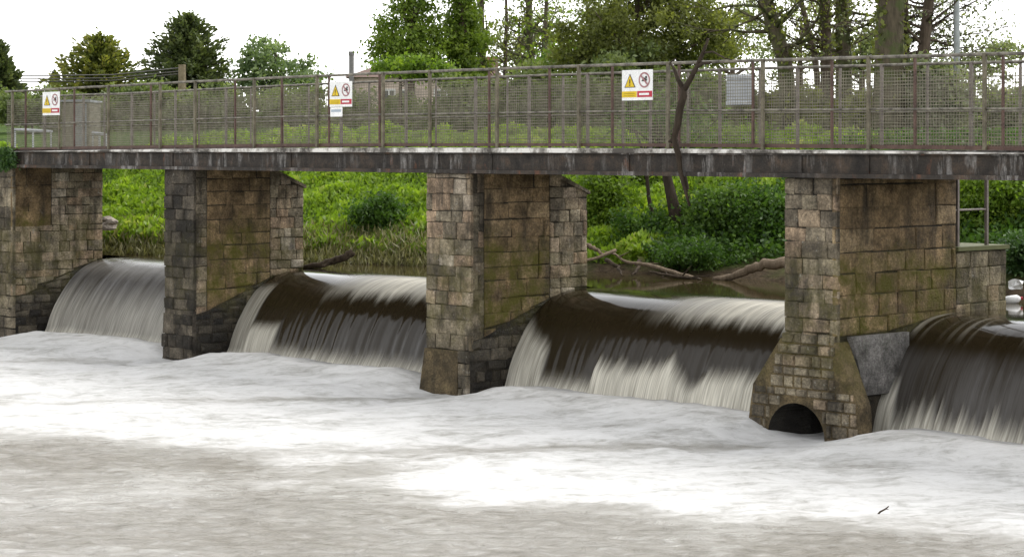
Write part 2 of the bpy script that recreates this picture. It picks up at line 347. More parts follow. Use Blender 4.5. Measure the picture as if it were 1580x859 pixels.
# smooth resample
def smooth(a,n=4):
    for _ in range(n): a=np.concatenate([a[:1],(a[:-2]+2*a[1:-1]+a[2:])/4,a[-1:]])
    return a
py_=smooth(np.interp(sv_,sc_,pr[:,0])); pz_=smooth(np.interp(sv_,sc_,pr[:,1]))
def sstep(a,b,x): t=np.clip((x-a)/(b-a),0,1); return t*t*(3-2*t)
def n1(x,seed): return mn.noise(Vector((x,seed*3.7,seed)))
FALLS=[(PX[0]+WD[0],PX[1],1),(PX[1]+WD[1],PX[2],2),(PX[2]+WD[2],PX[3],3),(PX[3]+WD[3],-12.0,4)]
for (xa,xb,b) in FALLS:
    nx=int((xb-xa)/.035); X=np.linspace(xa+.002,xb-.002,nx)
    foam=np.zeros((70,nx)); veil=np.zeros((70,nx)); V=np.zeros((70,nx,3)); UV=np.zeros((70,nx,2))
    for i,x in enumerate(X):
        fr=(x-xa)/(xb-xa); jag=n1(x*2.2,b)*.20+n1(x*7,b+9)*.16+n1(x*21,b+5)*.10
        if b==1:
            top=1.50+jag*.6; am=.42; vt=1.72; wd=.9
            am=.42+.25*math.exp(-(fr/.07)**2)
        elif b==2:
            if fr<.19: top=.86+jag*.2+ (.75 if fr<.07 else 0); am=.8 if fr>.07 else .6; wd=.25
            else: top=-.02; am=.5; wd=.3
            vt=1.12
        elif b==3:
            if fr<.115: top=.95+jag*.5+(.45*(1-fr/.115)); am=.85; wd=.35
            elif fr<.29: top=.12; am=.4; wd=.35
            else:
                top=.83+.75*jag+.2*math.exp(-((fr-.52)/.03)**2)-.25*math.exp(-((fr-.60)/.045)**2); am=.95; wd=.34
            vt=1.18
        else:
            top=.66+jag*2.4; am=.95; vt=1.35; wd=.55
            if fr<.03: top=1.0
        foam[:,i]=am*sstep(top,top-wd,pz_)
        veil[:,i]=sstep(vt+.10+jag*.3,vt-.18+jag*.3,pz_)*(.85 if b==1 else .40 if b==4 else .10 if b==2 else .15)
        if b==1: veil[:,i]=np.clip(veil[:,i]*1.6,0,1.0)
        up=sstep(1.58+jag*.7,1.92+jag*.9,py_)*sstep(3.3,2.5,py_)*(sstep(.30,.65,fr)*1.0 if b==3 else .85*sstep(.2,.55,fr) if b==2 else .8*max(0,jag*4) if b==4 else .12)  # crest streaks: aerated water plus white sky reflection put into the mask
        foam[:,i]=np.maximum(foam[:,i],up)
        if b in (2,3): veil[:,i]*=.35+.65*float(sstep(.12,.5,np.array(fr)))
        splash=sstep(.55+jag*.5,.05,pz_); foam[:,i]=np.maximum(foam[:,i],splash**1.4*1.0)
        out=.10*foam[:,i]*(0.4+.6*sstep(1.2,.3,pz_))+ .018*n1(x*9,b+3)*sstep(1.75,1.2,pz_)
        lift=(n1(x*1.1,b+20)*.012)*sstep(2.9,2.0,py_)*1.0
        # water climbs a little against the piers and drops between
        V[:,i,0]=x; V[:,i,1]=py_-out+n1(x*.5,b+31)*.05*sstep(2.9,1.6,py_); V[:,i,2]=pz_+lift
        UV[:,i,0]=x; UV[:,i,1]=sv_
    idx=np.arange(70*nx).reshape(70,nx)
    fq=np.stack([idx[:-1,:-1],idx[1:,:-1],idx[1:,1:],idx[:-1,1:]],-1).reshape(-1,4)
    o=arr_obj('waterfall',V.reshape(-1,3),fq,FALL,{'foam':foam,'veil':veil},UV.reshape(-1,2),True)
    tag(o,kind='structure')
# still river above the weir: from the crest to under the bank
xs=np.concatenate([np.linspace(-60,-50,4),np.arange(-49.5,-12,.5),np.linspace(-11,300,20)])
ys=np.concatenate([np.array([3.3]),np.arange(3.6,9,.5),np.linspace(10,40,6)])
Xg,Yg=np.meshgrid(xs,ys)
tag(grid_obj('water',xs,ys,np.full(Xg.shape,1.80),POOL),kind='structure')
# weir body under the sheet
mb=MB()
for i in range(len(PROF)-1):
    (ya,za),(yb,zb)=PROF[i],PROF[i+1]
    mb.poly([(-47,ya,za-.12),(-47,yb-.0+.12,zb-.12),(-12,yb+.12,zb-.12),(-12,ya,za-.12)],.3)
mb.build('weir',CONC); tag(bpy.data.objects['weir'],'curved concrete weir sill running under the falling water','weir')

# river below the weir
xs=np.concatenate([np.linspace(-400,-66,10),np.arange(-64,-51,.5),np.arange(-50.5,-11,.085),np.arange(-10.5,20,1.5),np.linspace(25,300,8)])
ys=np.concatenate([np.linspace(-300,-50,8),np.arange(-48,-17,1.5),np.arange(-16.5,1.15,.085)])
Xg,Yg=np.meshgrid(xs,ys)
X0=Xg+.75*(.5-Yg)      # where along the weir this water came from
dist=(.8-Yg)*1.1
nb=np.zeros(Xg.shape)
nz=np.zeros(Xg.shape); dense=(Xg>-51)&(Xg<-10.9)&(Yg>-17)
for j in range(len(ys)):
    for i in range(len(xs)):
        if dense[j,i]:
            x,y=xs[i],ys[j]; a=x*.53+y*.85; c_=x*.85-y*.53
            nz[j,i]=mn.noise(Vector((a*.42,c_*.30,3)))+.5*mn.noise(Vector((a*.9,c_*.7,5)))
            nb[j,i]=mn.noise(Vector((x*1.3,y*1.3,8)))+.6*mn.noise(Vector((x*2.9,y*2.9,9)))+.35*mn.noise(Vector((x*6.5,y*6.5,2)))
wake=np.zeros(Xg.shape)
for i,px in enumerate(PX):
    c=px+WD[i]*.5+(1.3 if i>1 else .6); sp=.50+.045*np.clip(dist,0,12)+.25*nz; wake=np.maximum(wake,np.exp(-((X0-c)/sp)**2)*(.85 if i<3 else 1.0)*np.clip((dist-1.0)/1.5,0,1))
L=np.interp(X0,[-50,-40,-30,-25,-22,-20.5,-18.5,-16,-13,-12,-8],[11,10.5,10.2,10.2,8.6,7.0,8.2,9.0,7.3,5.6,5.0])+nz*1.6
foam=sstep(L+3.2,L-2.8,dist)
foam=foam*(1-.88*wake*np.clip(foam*1.2,0,1)*np.exp(-dist/22))
foam=np.maximum(foam,sstep(1.6,.2,dist)*.98)
foam=np.clip(foam*.95+.13+.10*nz*(1-foam),0,1)
pm=np.zeros(Xg.shape)
for px,wd_ in zip(PX,WD): pm=np.maximum(pm,np.exp(-((Xg-px-wd_*.5)/(wd_*.5+.5))**4))
Z=.045*foam*nz*(1-pm*.7)+(1-pm)*np.interp(dist,[-1,0.0,.8,2.0,4,9],[.10,.20,.26,.14,.05,0])*(1-.8*wake)+nb*(.020+.014*foam)
ripple=np.zeros(Xg.shape)
for j in range(len(ys)):
    for i in range(len(xs)):
        if dense[j,i]:
            x,y=xs[i]*.735-ys[j]*.678,xs[i]*.678+ys[j]*.735
            ripple[j,i]=1-abs(mn.noise(Vector((x*1.5,y*.8,4))))*2.2+(1-abs(mn.noise(Vector((x*3.6,y*2.2,6))))*2.2)*.5
Z=np.where(dense,Z+ripple*.028*(1-.6*foam)-.03,-.02)
tag(grid_obj('water',xs,ys,Z,RIVER,{'foam':foam}),kind='structure')

# ------------------------------------------------------------------ piers
def blocks(mb, org, ud, nd, ulen, z0, z1, hr, wr, top=None, bot=None, prot=.03, inset=.014, gap=.012, tints=(0,1), mi=0, u0=0.0, tf=None):
    """squared stones laid in courses on a face: org + u*ud, z up, nd outwards"""
    z=z0; row=0; ud=Vector(ud); nd=Vector(nd); org=Vector(org)
    while z<z1-.03:
        h=random.uniform(*hr)
        if z+h>z1-.08: h=z1-z
        u=u0 - (random.random()*wr[0]*.5)
        while u<ulen-.01:
            wd=random.uniform(*wr); a=max(u,u0); b=min(u+wd,ulen)
            if ulen-b<.09: b=ulen
            u=b if b==ulen else u+wd
            if b-a<.05: continue
            ga=gap*random.uniform(.5,1.3); c=[(a+ga*.5,z+ga*.5),(b-ga*.5,z+ga*.5),(b-ga*.5,z+h-ga*.5),(a+ga*.5,z+h-ga*.5)]
            jit=.014
            c=[(x+random.uniform(-jit,jit)*(0 if x<=u0+.02 or x>=ulen-.02 else 1),y+random.uniform(-jit,jit)) for x,y in c]
            if top: c=[(x,min(y,top(x))) for x,y in c]
            if bot: c=[(x,max(y,bot(x))) for x,y in c]
            if (c[3][1]-c[0][1])+(c[2][1]-c[1][1])<.10: continue
            p=random.uniform(.004,prot); t=random.uniform(*tints)
            if tf: t=tf((a+b)/2,z+h/2,t)
            cx=sum(q[0] for q in c)/4; cy=sum(q[1] for q in c)/4
            def W(x,y,d): return org+ud*x+Vector((0,0,y))+nd*d
            back=[W(x,y,-.05) for x,y in c]
            mid=[W(x,y,p*.55) for x,y in c]
            ft=[]
            for x,y in c:
                dx,dy=cx-x,cy-y; k=inset*random.uniform(.7,1.8)
                ft.append(W(x+math.copysign(min(k,abs(dx)*.5),dx),y+math.copysign(min(k,abs(dy)*.5),dy),p+random.uniform(-.006,.006)))
            for A,B in ((back,mid),(mid,ft)):
                for q in range(4):
                    mb.poly([A[q],A[(q+1)%4],B[(q+1)%4],B[q]],t,mi)
            # face, split with a raised rough centre
            ce=W(cx+random.uniform(-.2,.2)*(b-a)*.3,cy,p+random.uniform(.0,.012))
            for q in range(4): mb.poly([ft[q],ft[(q+1)%4],ce],t,mi)
        z+=h; row+=1
BT=3.985
def pier(i, label, extra=None):
    x0=PX[i]; x1=x0+WD[i]; left=(i==0)
    root=thing('bridge_pier',(x0+PW/2,1.4,0),label,'bridge pier','stone piers carrying the footbridge')
    xl=x0-(4.5 if left else 0)
    yend=(0,2.9,2.98,3.06)[i]
    side=[(0,-.9),(0,BT),(2.08,BT),(yend,3.60),(yend,-.9)]
    if left: side=[(0,-.9),(0,BT),(2.46,BT),(2.46,-.9)]; yend=2.46
    if i==3: side=[(0,.62),(0,BT),(yend,BT),(yend,-.9),(2.3,-.9),(2.3,.62)]
    mb=MB(); n=len(side)
    a=[(xl+.03 if not left else xl,y+(.03 if y<.5 else 0),z) for y,z in side]; b_=[(x1-.03,y+(.03 if y<.5 else 0),z) for y,z in side]
    mb.poly(a,.5); mb.poly(b_[::-1],.5)
    for k in range(n):
        q=(k+1)%n; mb.poly([a[q],a[k],b_[k],b_[q]],.5)
    mb.build('core',MORTAR,root)
    # front face (towards -Y): squared grey stones
    mb=MB()
    wr=(.28,.52) if not left else (.3,.7)
    zf=-.5 if i in(0,1) else (.78 if i==2 else 1.42)
    tr={0:(.05,.6),1:(.0,.75),2:(.15,1.0),3:(.15,.95)}[i]
    blocks(mb,(xl,.03,0),(1,0,0),(0,-1,0),x1-xl+.012,zf,BT,(.19,.31),wr,prot=.04,tints=tr,mi=0)
    if i==1:
        mb.m=[1]*len(mb.m)
    mb.build('front_facing',[GREY,DARKST],root)
    # right side (towards +X)
    lip=lambda u: np.interp(u,[0,.35,1.2,2.1,2.8,5],[.95,1.02,1.36,1.70,1.80,1.82])    # water line of the overhang
    S=(x1-.03,0,0)
    if not left and i<3:
        mb=MB()
        blocks(mb,S,(0,1,0),(1,0,0),.36,.9,BT,(.17,.30),(.14,.36),bot=lip,prot=.035,tints=(.1,.9),u0=.07)
        mb.build('quoin_stones',GREY,root)
        mb=MB()
        blocks(mb,S,(0,1,0),(1,0,0),2.0,.9,BT,(.24,.34),(.42,.85),bot=lip,prot=.03,inset=.014,gap=.014,tints=(.1,.9),u0=.37)
        mb.build('side_facing',BROWN,root)
        mb=MB()
        tp=lambda u: np.interp(u,[2.08,yend],[BT,3.58])
        blocks(mb,S,(0,1,0),(1,0,0),yend,1.4,BT,(.17,.29),(.16,.42),top=tp,bot=lip,prot=.04,tints=(.2,1.0),u0=2.01)
        # upstream sloping top stones
        mb.hexa([(xl-.02,2.05,BT-.02),(x1+.03,2.05,BT-.02),(x1+.03,yend+.04,3.57),(xl-.02,yend+.04,3.57),(xl-.02,2.07,BT+.03),(x1+.03,2.07,BT+.03),(x1+.03,yend+.05,3.63),(xl-.02,yend+.05,3.63)],.45)
        mb.build('cutwater_stones',GREY,root)
    elif left:
        mb=MB()
        blocks(mb,S,(0,1,0),(1,0,0),1.05,2.6,BT,(.26,.36),(.5,.9),bot=lip,prot=.014,inset=.01,tints=(.0,.5),u0=.0)
        mb.build('side_facing',BROWN,root)
        mb=MB()
        blocks(mb,S,(0,1,0),(1,0,0),2.46,1.0,2.62,(.16,.26),(.2,.5),bot=lip,prot=.03,tints=(.35,.95),u0=.0)
        blocks(mb,S,(0,1,0),(1,0,0),2.46,2.62,BT,(.15,.25),(.18,.42),bot=lip,prot=.04,tints=(.4,1.0),u0=1.06)
        mb.build('cutwater_stones',GREY,root)
    else:
        bot=lambda u: np.interp(u,[0,1.3,2.4,5],[1.58,1.60,1.74,1.80])
        mb=MB()
        blocks(mb,S,(0,1,0),(1,0,0),yend,2.85,BT,(.28,.38),(.6,1.1),prot=.024,inset=.012,gap=.011,tints=(.2,1.0),u0=.0)
        blocks(mb,S,(0,1,0),(1,0,0),yend,1.5,2.85,(.27,.36),(.35,.75),bot=bot,prot=.035,inset=.016,gap=.016,tints=(.1,.9),u0=.0)
        mb.build('side_facing',BROWN,root)
    # wet rubble with overhang shade put into its colour, where the water tears at the side
    if i<3:
        mb=MB()
        blocks(mb,(x1-.035,0,0),(0,1,0),(1,0,0),yend if left else 2.6,-.5,1.86,(.11,.22),(.18,.55),top=lambda u: lip(u)-.015,prot=.045,inset=.025,tints=(0,1),u0=.02)
        mb.build('wet_shaded_footing',WETSHADE,root)
    return root
p0=pier(0,'stone abutment with green ivy at its top, cut by the left edge of the picture')
p1=pier(1,'black-stained narrow-fronted stone pier beside the first grey waterfall')
p2=pier(2,'middle stone pier with a brown plastered foot standing in the foam')
p3=pier(3,'widest stone pier with an arched culvert opening at its foot')
# middle pier: plastered boat-shaped foot
x0=PX[2]; x1=x0+WD[2]; mb=MB()
mb.hexa([(x0-.16,-.10,-.5),(x1-.25,-.10,-.5),(x1-.25,.5,-.5),(x0-.16,.5,-.5),(x0-.01,-.015,.78),(x1-.30,-.015,.78),(x1-.30,.5,.78),(x0-.01,.5,.78)],.3)
mb.build('plastered_foot',CONC,p2)
mb=MB(); blocks(mb,(x1-.28,-.03,0),(1,0,0),(0,-1,0),.27,-.4,.8,(.15,.25),(.14,.27),prot=.04,tints=(.1,1),u0=0); mb.build('foot_stones',GREY,p2)
mb=MB(); blocks(mb,(PX[1]-.02,-.0,0),(1,0,0),(0,-1,0),WD[1],-.5,.95,(.16,.28),(.2,.5),prot=.07,tints=(.0,.8)); mb.build('foot_stones',DARKST,p1)
# culvert pier: flared foot with an arch, side slab, upstream block with railing
x0=PX[3]; x1=x0+WD[3]; zt=1.50; fl=.72; fy=-.05
cxm=(XA(1185,fy)+XA(1272,fy))/2; rw=(XA(1272,fy)-XA(1185,fy))/2; zc=.0; rh=.52
mb=MB()
ol=lambda z: x0-.02-np.interp(z,[-.5,.75,zt],[fl+.05,fl*.78,.0]); orr=lambda z: x1+.02+np.interp(z,[-.5,.55,zt],[fl*.72,.45,.02])
arc=[(cxm-rw,-.5)]+[(cxm-rw*math.cos(math.pi*k/18),zc+rh*math.sin(math.pi*k/18)) for k in range(19)]+[(cxm+rw,-.5)]
yb=.24
def strip(zs,f_in,f_out,sgn):
    for k in range(len(zs)-1):
        za,zb=zs[k],zs[k+1]
        q=[(f_out(za),fy,za),(f_in(za),fy,za),(f_in(zb),fy,zb),(f_out(zb),fy,zb)]
        mb.poly(q if sgn>0 else q[::-1],.4)
def ain(sgn):
    def f(z):
        s_=min(max((z-zc)/rh,0),1); return cxm+sgn*rw*math.sqrt(max(0,1-s_*s_))
    return f
zs=[-.5,-.1,.0,.1,.2,.3,.38,.44,.48,.505,.52]
strip(zs,ain(-1),ol,1); strip(zs,ain(1),orr,-1)
zs2=[.52,.75,1.0,1.25,zt]
for k in range(len(zs2)-1):
    za,zb=zs2[k],zs2[k+1]; mb.poly([(ol(za),fy,za),(orr(za),fy,za),(orr(zb),fy,zb),(ol(zb),fy,zb)],.4)
for f_,rev in ((ol,0),(orr,1)):
    zz=[-.5,.0,.55,.75,1.0,1.25,zt]
    for k in range(len(zz)-1):
        za,zb=zz[k],zz[k+1]; q=[(f_(za),yb,za),(f_(za),fy,za),(f_(zb),fy,zb),(f_(zb),yb,zb)]
        mb.poly(q[::-1] if rev else q,.7)
mb.build('flared_foot',CONC,p3)
mb=MB()
for k in range(len(arc)-1):
    (ax,az),(bx,bz)=arc[k],arc[k+1]; cl_=lambda x: min(max(x,x0+.08),x1-.1)
    mb.poly([(ax,fy,az),(bx,fy,bz),(cl_(bx),.55,bz),(cl_(ax),.55,az)],.1); mb.poly([(cl_(ax),.55,az),(cl_(bx),.55,bz),(cl_(bx),2.2,bz),(cl_(ax),2.2,az)],.0)  # tunnel darkness put into the tint, darkest at the back
mb.poly([(cl_(x),2.2,z) for x,z in arc],.0)
mb.build('culvert',WETSHADE,p3)
# rubble skin on the foot front, leaving the arch open
mb=MB(); z=-.3
rows=[]
while z<zt:
    h=random.uniform(.13,.22); u=float(ol(z+h/2))+.03; ue=float(orr(z+h/2))-.03
    if z>.65: u=max(u,x0-.02-.28*(zt-z)); ue=min(ue,x1+.02)
    while u<ue-.05:
        wd=min(random.uniform(.14,.34),ue-u); a,b2=u,u+wd; u+=wd
        zm=z+h*.3; s_=(zm-zc)/(rh+.05)
        if s_<1 and (zm<zc or True):
            hw=(rw+.05)*math.sqrt(max(0,1-max(s_,0)**2))
            if b2>cxm-hw and a<cxm+hw:
                if a<cxm-hw-.07: b2=cxm-hw
                elif b2>cxm+hw+.07: a=cxm+hw
                else: continue
        if b2-a<.06: continue
        p=random.uniform(.005,.05); g=.008; k=.02
        c=[(a+g,z+g),(b2-g,z+g),(b2-g,z+h-g),(a+g,z+h-g)]; t=random.uniform(.1,.8)
        bk=[(x,fy+.01,y) for x,y in c]; ft=[(x+(k if q in(0,3) else -k),fy-p,y+(k if q<2 else -k)) for q,(x,y) in enumerate(c)]
        for q in range(4): mb.poly([bk[q],bk[(q+1)%4],ft[(q+1)%4],ft[q]],t)
        mb.poly(ft,t)
    z+=h
mb.build('foot_stones',GREY,p3)
mb=MB(); pl=x1+.04
mb.hexa([(pl,.18,1.57),(pl+.06,.18,1.57),(pl+.06,1.50,1.58),(pl,1.50,1.58),(pl,.18,1.57),(pl+.06,.18,1.57),(pl+.06,1.5,1.58),(pl,1.5,1.58)],.5) if False else None
def slab(y0a,y0b,y1,z0,z1,xa,xb):
    lo=[(xa,y0b,z0),(xb,y0b,z0),(xb,y1,z0),(xa,y1,z0)]; hi=[(xa,y0a,z1),(xb,y0a,z1),(xb,y1,z1),(xa,y1,z1)]
    mb.hexa(lo+hi,.6)
slab(.20,.52,1.62,.66,1.575,pl,pl+.10); mb.build('side_slab',PLATE,p3)
mb=MB(); slab(.0,.0,1.5,-.5,.62,x1-.1,x1+.02); mb.build('wet_shaded_footing',WETSHADE,p3)  # dark gap under the slab: shade put into the footing's colour
yx0=3.06; yx1=4.45
mb=MB(); mb.box(x0+.05,x1-.03,yx0-.01,yx1,-.9,2.78,.5); mb.build('upstream_core',MORTAR,p3)
mb=MB(); blocks(mb,(x1-.03,0,0),(0,1,0),(1,0,0),yx1,1.6,2.76,(.24,.33),(.3,.6),prot=.03,tints=(.1,.75),u0=yx0); mb.build('upstream_block',GREY,p3)
mb=MB(); mb.box(x0+.03,x1+.03,yx0,yx1+.03,2.782,2.85,.5); mb.build('coping',plain('mossy_coping',(.10,.105,.045)),p3)
r=thing('guard_rail',(x1-.1,3.6,2.85),'short grey two-post guard rail standing on the upstream end of the culvert pier','guard rail')
for yy in (3.22,4.02):
    mb=MB(); mb.box(x1-.13,x1-.08,yy-.025,yy+.025,2.85,4.30); mb.build('post',PALEB,r)
mb=MB(); mb.tube([(x1-.105,3.15,3.44),(x1-.105,4.06,3.44)],.018,6); mb.build('rail',PALEB,r)
mb=MB(); mb.tube([(x1-.105,3.15,4.2),(x1-.105,4.06,4.2)],.018,6); mb.build('rail',PALEB,r)

# ------------------------------------------------------------------ footbridge
def camb(x): return max(-.03,.055*(1-((x+31)/11.5)**2))
XL,XR=-56.0,-10.5
br=thing('footbridge',(-31,1.5,4.0),'long level footbridge with a stained dark beam, resting on the stone piers','footbridge')
def beam(y0,y1):
    mb=MB(); mb.box(XL,XR,y0,y1,4.06,4.335,.5); mb.box(XL,XR,y0-.10,y1+.04,3.99,4.058,.5); mb.box(XL,XR,y0-.07,y1+.03,4.337,4.362,.5)
    for x in (-46.1,-42.3,-37.2,-34.9,-29.0,-25.6,-20.6,-17.3,-14.2): mb.box(x,x+.012,y0-.02,y0-.002,4.062,4.333,.5)
    for px in PX: mb.box(px+.06,px+.40,y0-.035,y0-.003,4.062,4.333,.3)
    return mb
beam(-.02,.18).build('fascia_beam',BEAM,br); beam(2.9,3.1).build('fascia_beam',BEAM,br)
mb=MB(); mb.box(XL,XR,.0,3.09,4.364,4.41,.5); mb.box(XL,XR,.185,2.86,4.05,4.36,.1); mb.build('deck',BEAM,br)
mb=MB(); x=XL
while x<XR:
    xe=min(x+1.5,XR); za,zb=4.385+camb(x),4.385+camb(xe)
    mb.hexa([(x,-.13,4.363),(xe,-.13,4.363),(xe,-.005,4.363),(x,-.005,4.363),(x,-.13,za+.001),(xe,-.13,zb+.001),(xe,-.005,zb+.014),(x,-.005,za+.014)],.5); x=xe
mb.build('deck_edge',LIP,br)

def railing(name,label,y,postpx,uppx,postm,upm,xa,xb,skip=None,wid=.055,meshy=.03):
    r=thing(name,((xa+xb)/2,y,4.42),label,'railing','mesh railings along the footbridge')
    zt=lambda x:5.79+camb(x); zm=lambda x:5.015+camb(x); zb=lambda x:4.455+camb(x)
    def rail(nm,zf,rad,m,dy=0):
        x=xa; mb=MB(); pts=[]
        while x<xb-.01:
            pts.append((x,y+dy,zf(x)+random.uniform(-.004,.004))); x+=.6
        pts.append((xb,y+dy,zf(xb))); mb.tube(pts,rad,8); mb.build(nm,m,r,True)
    rail('top_rail',zt,.026,RAILM); rail('middle_rail',zm,.017,RAILM,-.01)
    mb=MB(); x=xa
    while x<xb:
        xe=min(x+1.5,xb); mb.hexa([(x,y+.0,zb(x)-.03),(xe,y,zb(xe)-.03),(xe,y+.05,zb(xe)-.03),(x,y+.05,zb(x)-.03),(x,y,zb(x)+.025),(xe,y,zb(xe)+.025),(xe,y+.05,zb(xe)+.025),(x,y+.05,zb(x)+.025)]); x=xe
    mb.build('bottom_rail',RUST,r)
    for x in postpx:
        mb=MB(); mb.box(x-wid/2,x+wid/2,y-.045,y+.0,4.42,zt(x)+.015); mb.build('post',postm,r)
    for x in uppx:
        mb=MB(); mb.box(x-.018,x+.018,y+.002,y+.035,4.44,zt(x)-.02); mb.build('upright',upm,r)
    ends=sorted(postpx); ends=[xa]+[e for e in ends if xa+.3<e<xb-.3]+[xb]
    for a,b in zip(ends[:-1],ends[1:]):
        if skip and skip[0]<(a+b)/2<skip[1]: continue
        if b-a<.25: continue
        mb=MB(); hw=.0030; yy=y+meshy
        z=zb((a+b)/2)+.06
        while z<zt((a+b)/2)-.20:
            mb.box(a,b,yy-.0022,yy+.0022,z-.0046,z+.0046,.5); z+=.0508
        x=a+.03
        while x<b:
            mb.box(x-hw,x+hw,yy+.0023,yy+.0065,zb(x),zt(x)-.19,.5); x+=.0508
        mb.build('mesh_panel',WIRE,r)
    return r
fp=[XA(p,-.04) for p in (1720,1520,1341,1178,1032,894,768,664,592,490,393,302,248,168,92,20)]
fu=[XA(p,-.04) for p in (1700,1546,1410,1282,1160,1046,943,846,753,584,506,433,361,231,113,38)]
railing('railing','front mesh railing with rusty uprights and warning signs, along the near edge of the footbridge',-.03,fp,fu,POST,RUST,XA(8,-.04),XR,(XA(1520)-.05,XA(1546)+.35))
YB=3.0
bp=[XA(p,YB) for p in (1640,1500,1362,1232,1112,1005,908,818,735,628,528,437,350,272,205,130,70)]
railing('railing','back mesh railing with pale uprights, along the far edge of the footbridge',YB,bp,[b+.9 for b in bp],PALEB,PALEB,-49.5,XR)
r=thing('path_fence',(-51,-.3,4.2),'low weathered fence continuing past the left end of the bridge railing','fence')
for k in range(3):
    mb=MB(); mb.tube([(-48.9,-.03,4.55+.38*k),(-52,-.3,4.5+.38*k),(-57,-1.5,4.45+.38*k)],.03,6); mb.build('rail',RAILM,r)
for x,yv in ((-49.0,-.04),(-52,-.3),(-57,-1.5)):
    mb=MB(); mb.box(x-.05,x+.05,yv-.05,yv+.05,3.8,5.4); mb.build('post',POST,r)

# ------------------------------------------------------------------ signs
def ring(mb,c,ro,ri,y,th=.003,n=28):
    for k in range(n):
        a,b=2*math.pi*k/n,2*math.pi*(k+1)/n
        q=[(c[0]+ro*math.cos(a),y,c[1]+ro*math.sin(a)),(c[0]+ro*math.cos(b),y,c[1]+ro*math.sin(b)),(c[0]+ri*math.cos(b),y,c[1]+ri*math.sin(b)),(c[0]+ri*math.cos(a),y,c[1]+ri*math.sin(a))]
        mb.poly(q)
def sign(x0,z0,wd,h,label,tiltz=0):
    r=thing('warning_sign',(x0+wd/2,-.09,z0),label,'sign','warning signs on the front railing')
    y=-.095
    mb=MB(); mb.box(x0,x0+wd,y,y+.012,z0,z0+h); mb.build('panel',WHITEP,r)
    yy=y-.004
    cx,cz=x0+wd*.27,z0+h*.62
    mb=MB(); mb.poly([(cx-wd*.185,yy,cz-h*.20),(cx+wd*.185,yy,cz-h*.20),(cx,yy,cz+h*.26)]); mb.build('triangle_border',BLACKP,r)
    mb=MB(); mb.poly([(cx-wd*.15,yy-.003,cz-h*.175),(cx+wd*.15,yy-.003,cz-h*.175),(cx,yy-.003,cz+h*.20)]); mb.build('warning_triangle',YELLOW,r)
    mb=MB(); mb.box(cx-wd*.014,cx+wd*.014,yy-.008,yy-.005,cz-h*.07,cz+h*.07); mb.box(cx-wd*.016,cx+wd*.016,yy-.008,yy-.005,cz-h*.14,cz-h*.10); mb.build('exclamation_mark',BLACKP,r)
    cx=x0+wd*.74; cz=z0+h*.66; mb=MB(); ring(mb,(cx,cz),wd*.185,wd*.145,yy)
    mb.poly([(cx-wd*.13,yy-.006,cz+wd*.10),(cx-wd*.10,yy-.006,cz+wd*.13),(cx+wd*.13,yy-.006,cz-wd*.10),(cx+wd*.10,yy-.006,cz-wd*.13)])
    mb.build('prohibition_ring',REDRING,r)
    mb=MB(); mb.poly([(cx-wd*.09,yy-.003,cz-.02),(cx+wd*.06,yy-.003,cz-.03),(cx+wd*.10,yy-.003,cz+.01),(cx-wd*.02,yy-.003,cz+.045)]); ring(mb,(cx+wd*.06,cz+.045),.022,.001,yy-.003,n=10); mb.build('swimmer_symbol',BLACKP,r)
    mb=MB(); mb.box(x0+.004,x0+wd*.49,yy-.001,y-.001,z0+h*.10,z0+h*.30); mb.build('yellow_box',YELLOW,r)
    mb=MB(); mb.box(x0+wd*.51,x0+wd-.004,yy-.001,y-.001,z0+h*.10,z0+h*.30); mb.build('red_box',REDP,r)
    mb=MB(); mb.box(x0+wd*.58,x0+wd*.90,yy-.006,yy-.003,z0+h*.165,z0+h*.235); mb.build('red_box_lettering',WHITEP,r)
    mb=MB()
    for q in range(2):
        mb.box(x0+wd*.07,x0+wd*.43,yy-.006,yy-.003,z0+h*(.14+.075*q),z0+h*(.165+.075*q))
    mb.build('yellow_box_lettering',metal_mat('ochre_paint',(.40,.27,0),(.46,.32,0)),r)
    return r
def signpx(pl,pr,pt_,pb,label):
    a,b=P(pl,pt_,-.09),P(pr,pb,-.09); m=P((pl+pr)/2,pb,-.09); t=P((pl+pr)/2,pt_,-.09)
    return sign(a.x,m.z,b.x-a.x,t.z-m.z,label)
signpx(960,1007,108,155,'white warning sign on the front railing just left of the forked driftwood branch')
signpx(509,543,126,165,'white warning sign with a small notice hung below it, in front of the far house')
signpx(66,92,142,178,'smallest white warning sign, at the left end of the front railing')
a=P(510,166,-.09); b=P(528,180,-.09)
r=thing('notice_plate',((a.x+b.x)/2,-.09,b.z),'small white notice plate below the sign in front of the far house','sign')
mb=MB(); mb.box(a.x,b.x,-.095,-.083,b.z,a.z); mb.build('plate',WHITEP,r)
mb=MB(); mb.box(a.x+.03,b.x-.03,-.099,-.097,b.z+.09,a.z-.04); mb.build('plate_emblem',BLUEP,r)
a=P(1121,116,YB-.1); b=P(1163,162,YB-.1)
r=thing('back_panel',((a.x+b.x)/2,YB-.1,b.z),'grey panel with two white strips fixed to the back railing','panel')
mb=MB(); mb.box(a.x,b.x,YB-.10,YB-.085,b.z,a.z); mb.build('board',metal_mat('pale_grey_paint',(.30,.32,.34),(.36,.38,.40),.5,3),r)
for z in (a.z-.07,b.z+.01):
    mb=MB(); mb.box(a.x+.01,b.x+.02,YB-.13,YB-.102,z,z+.055); mb.build('strip',GALV,r)

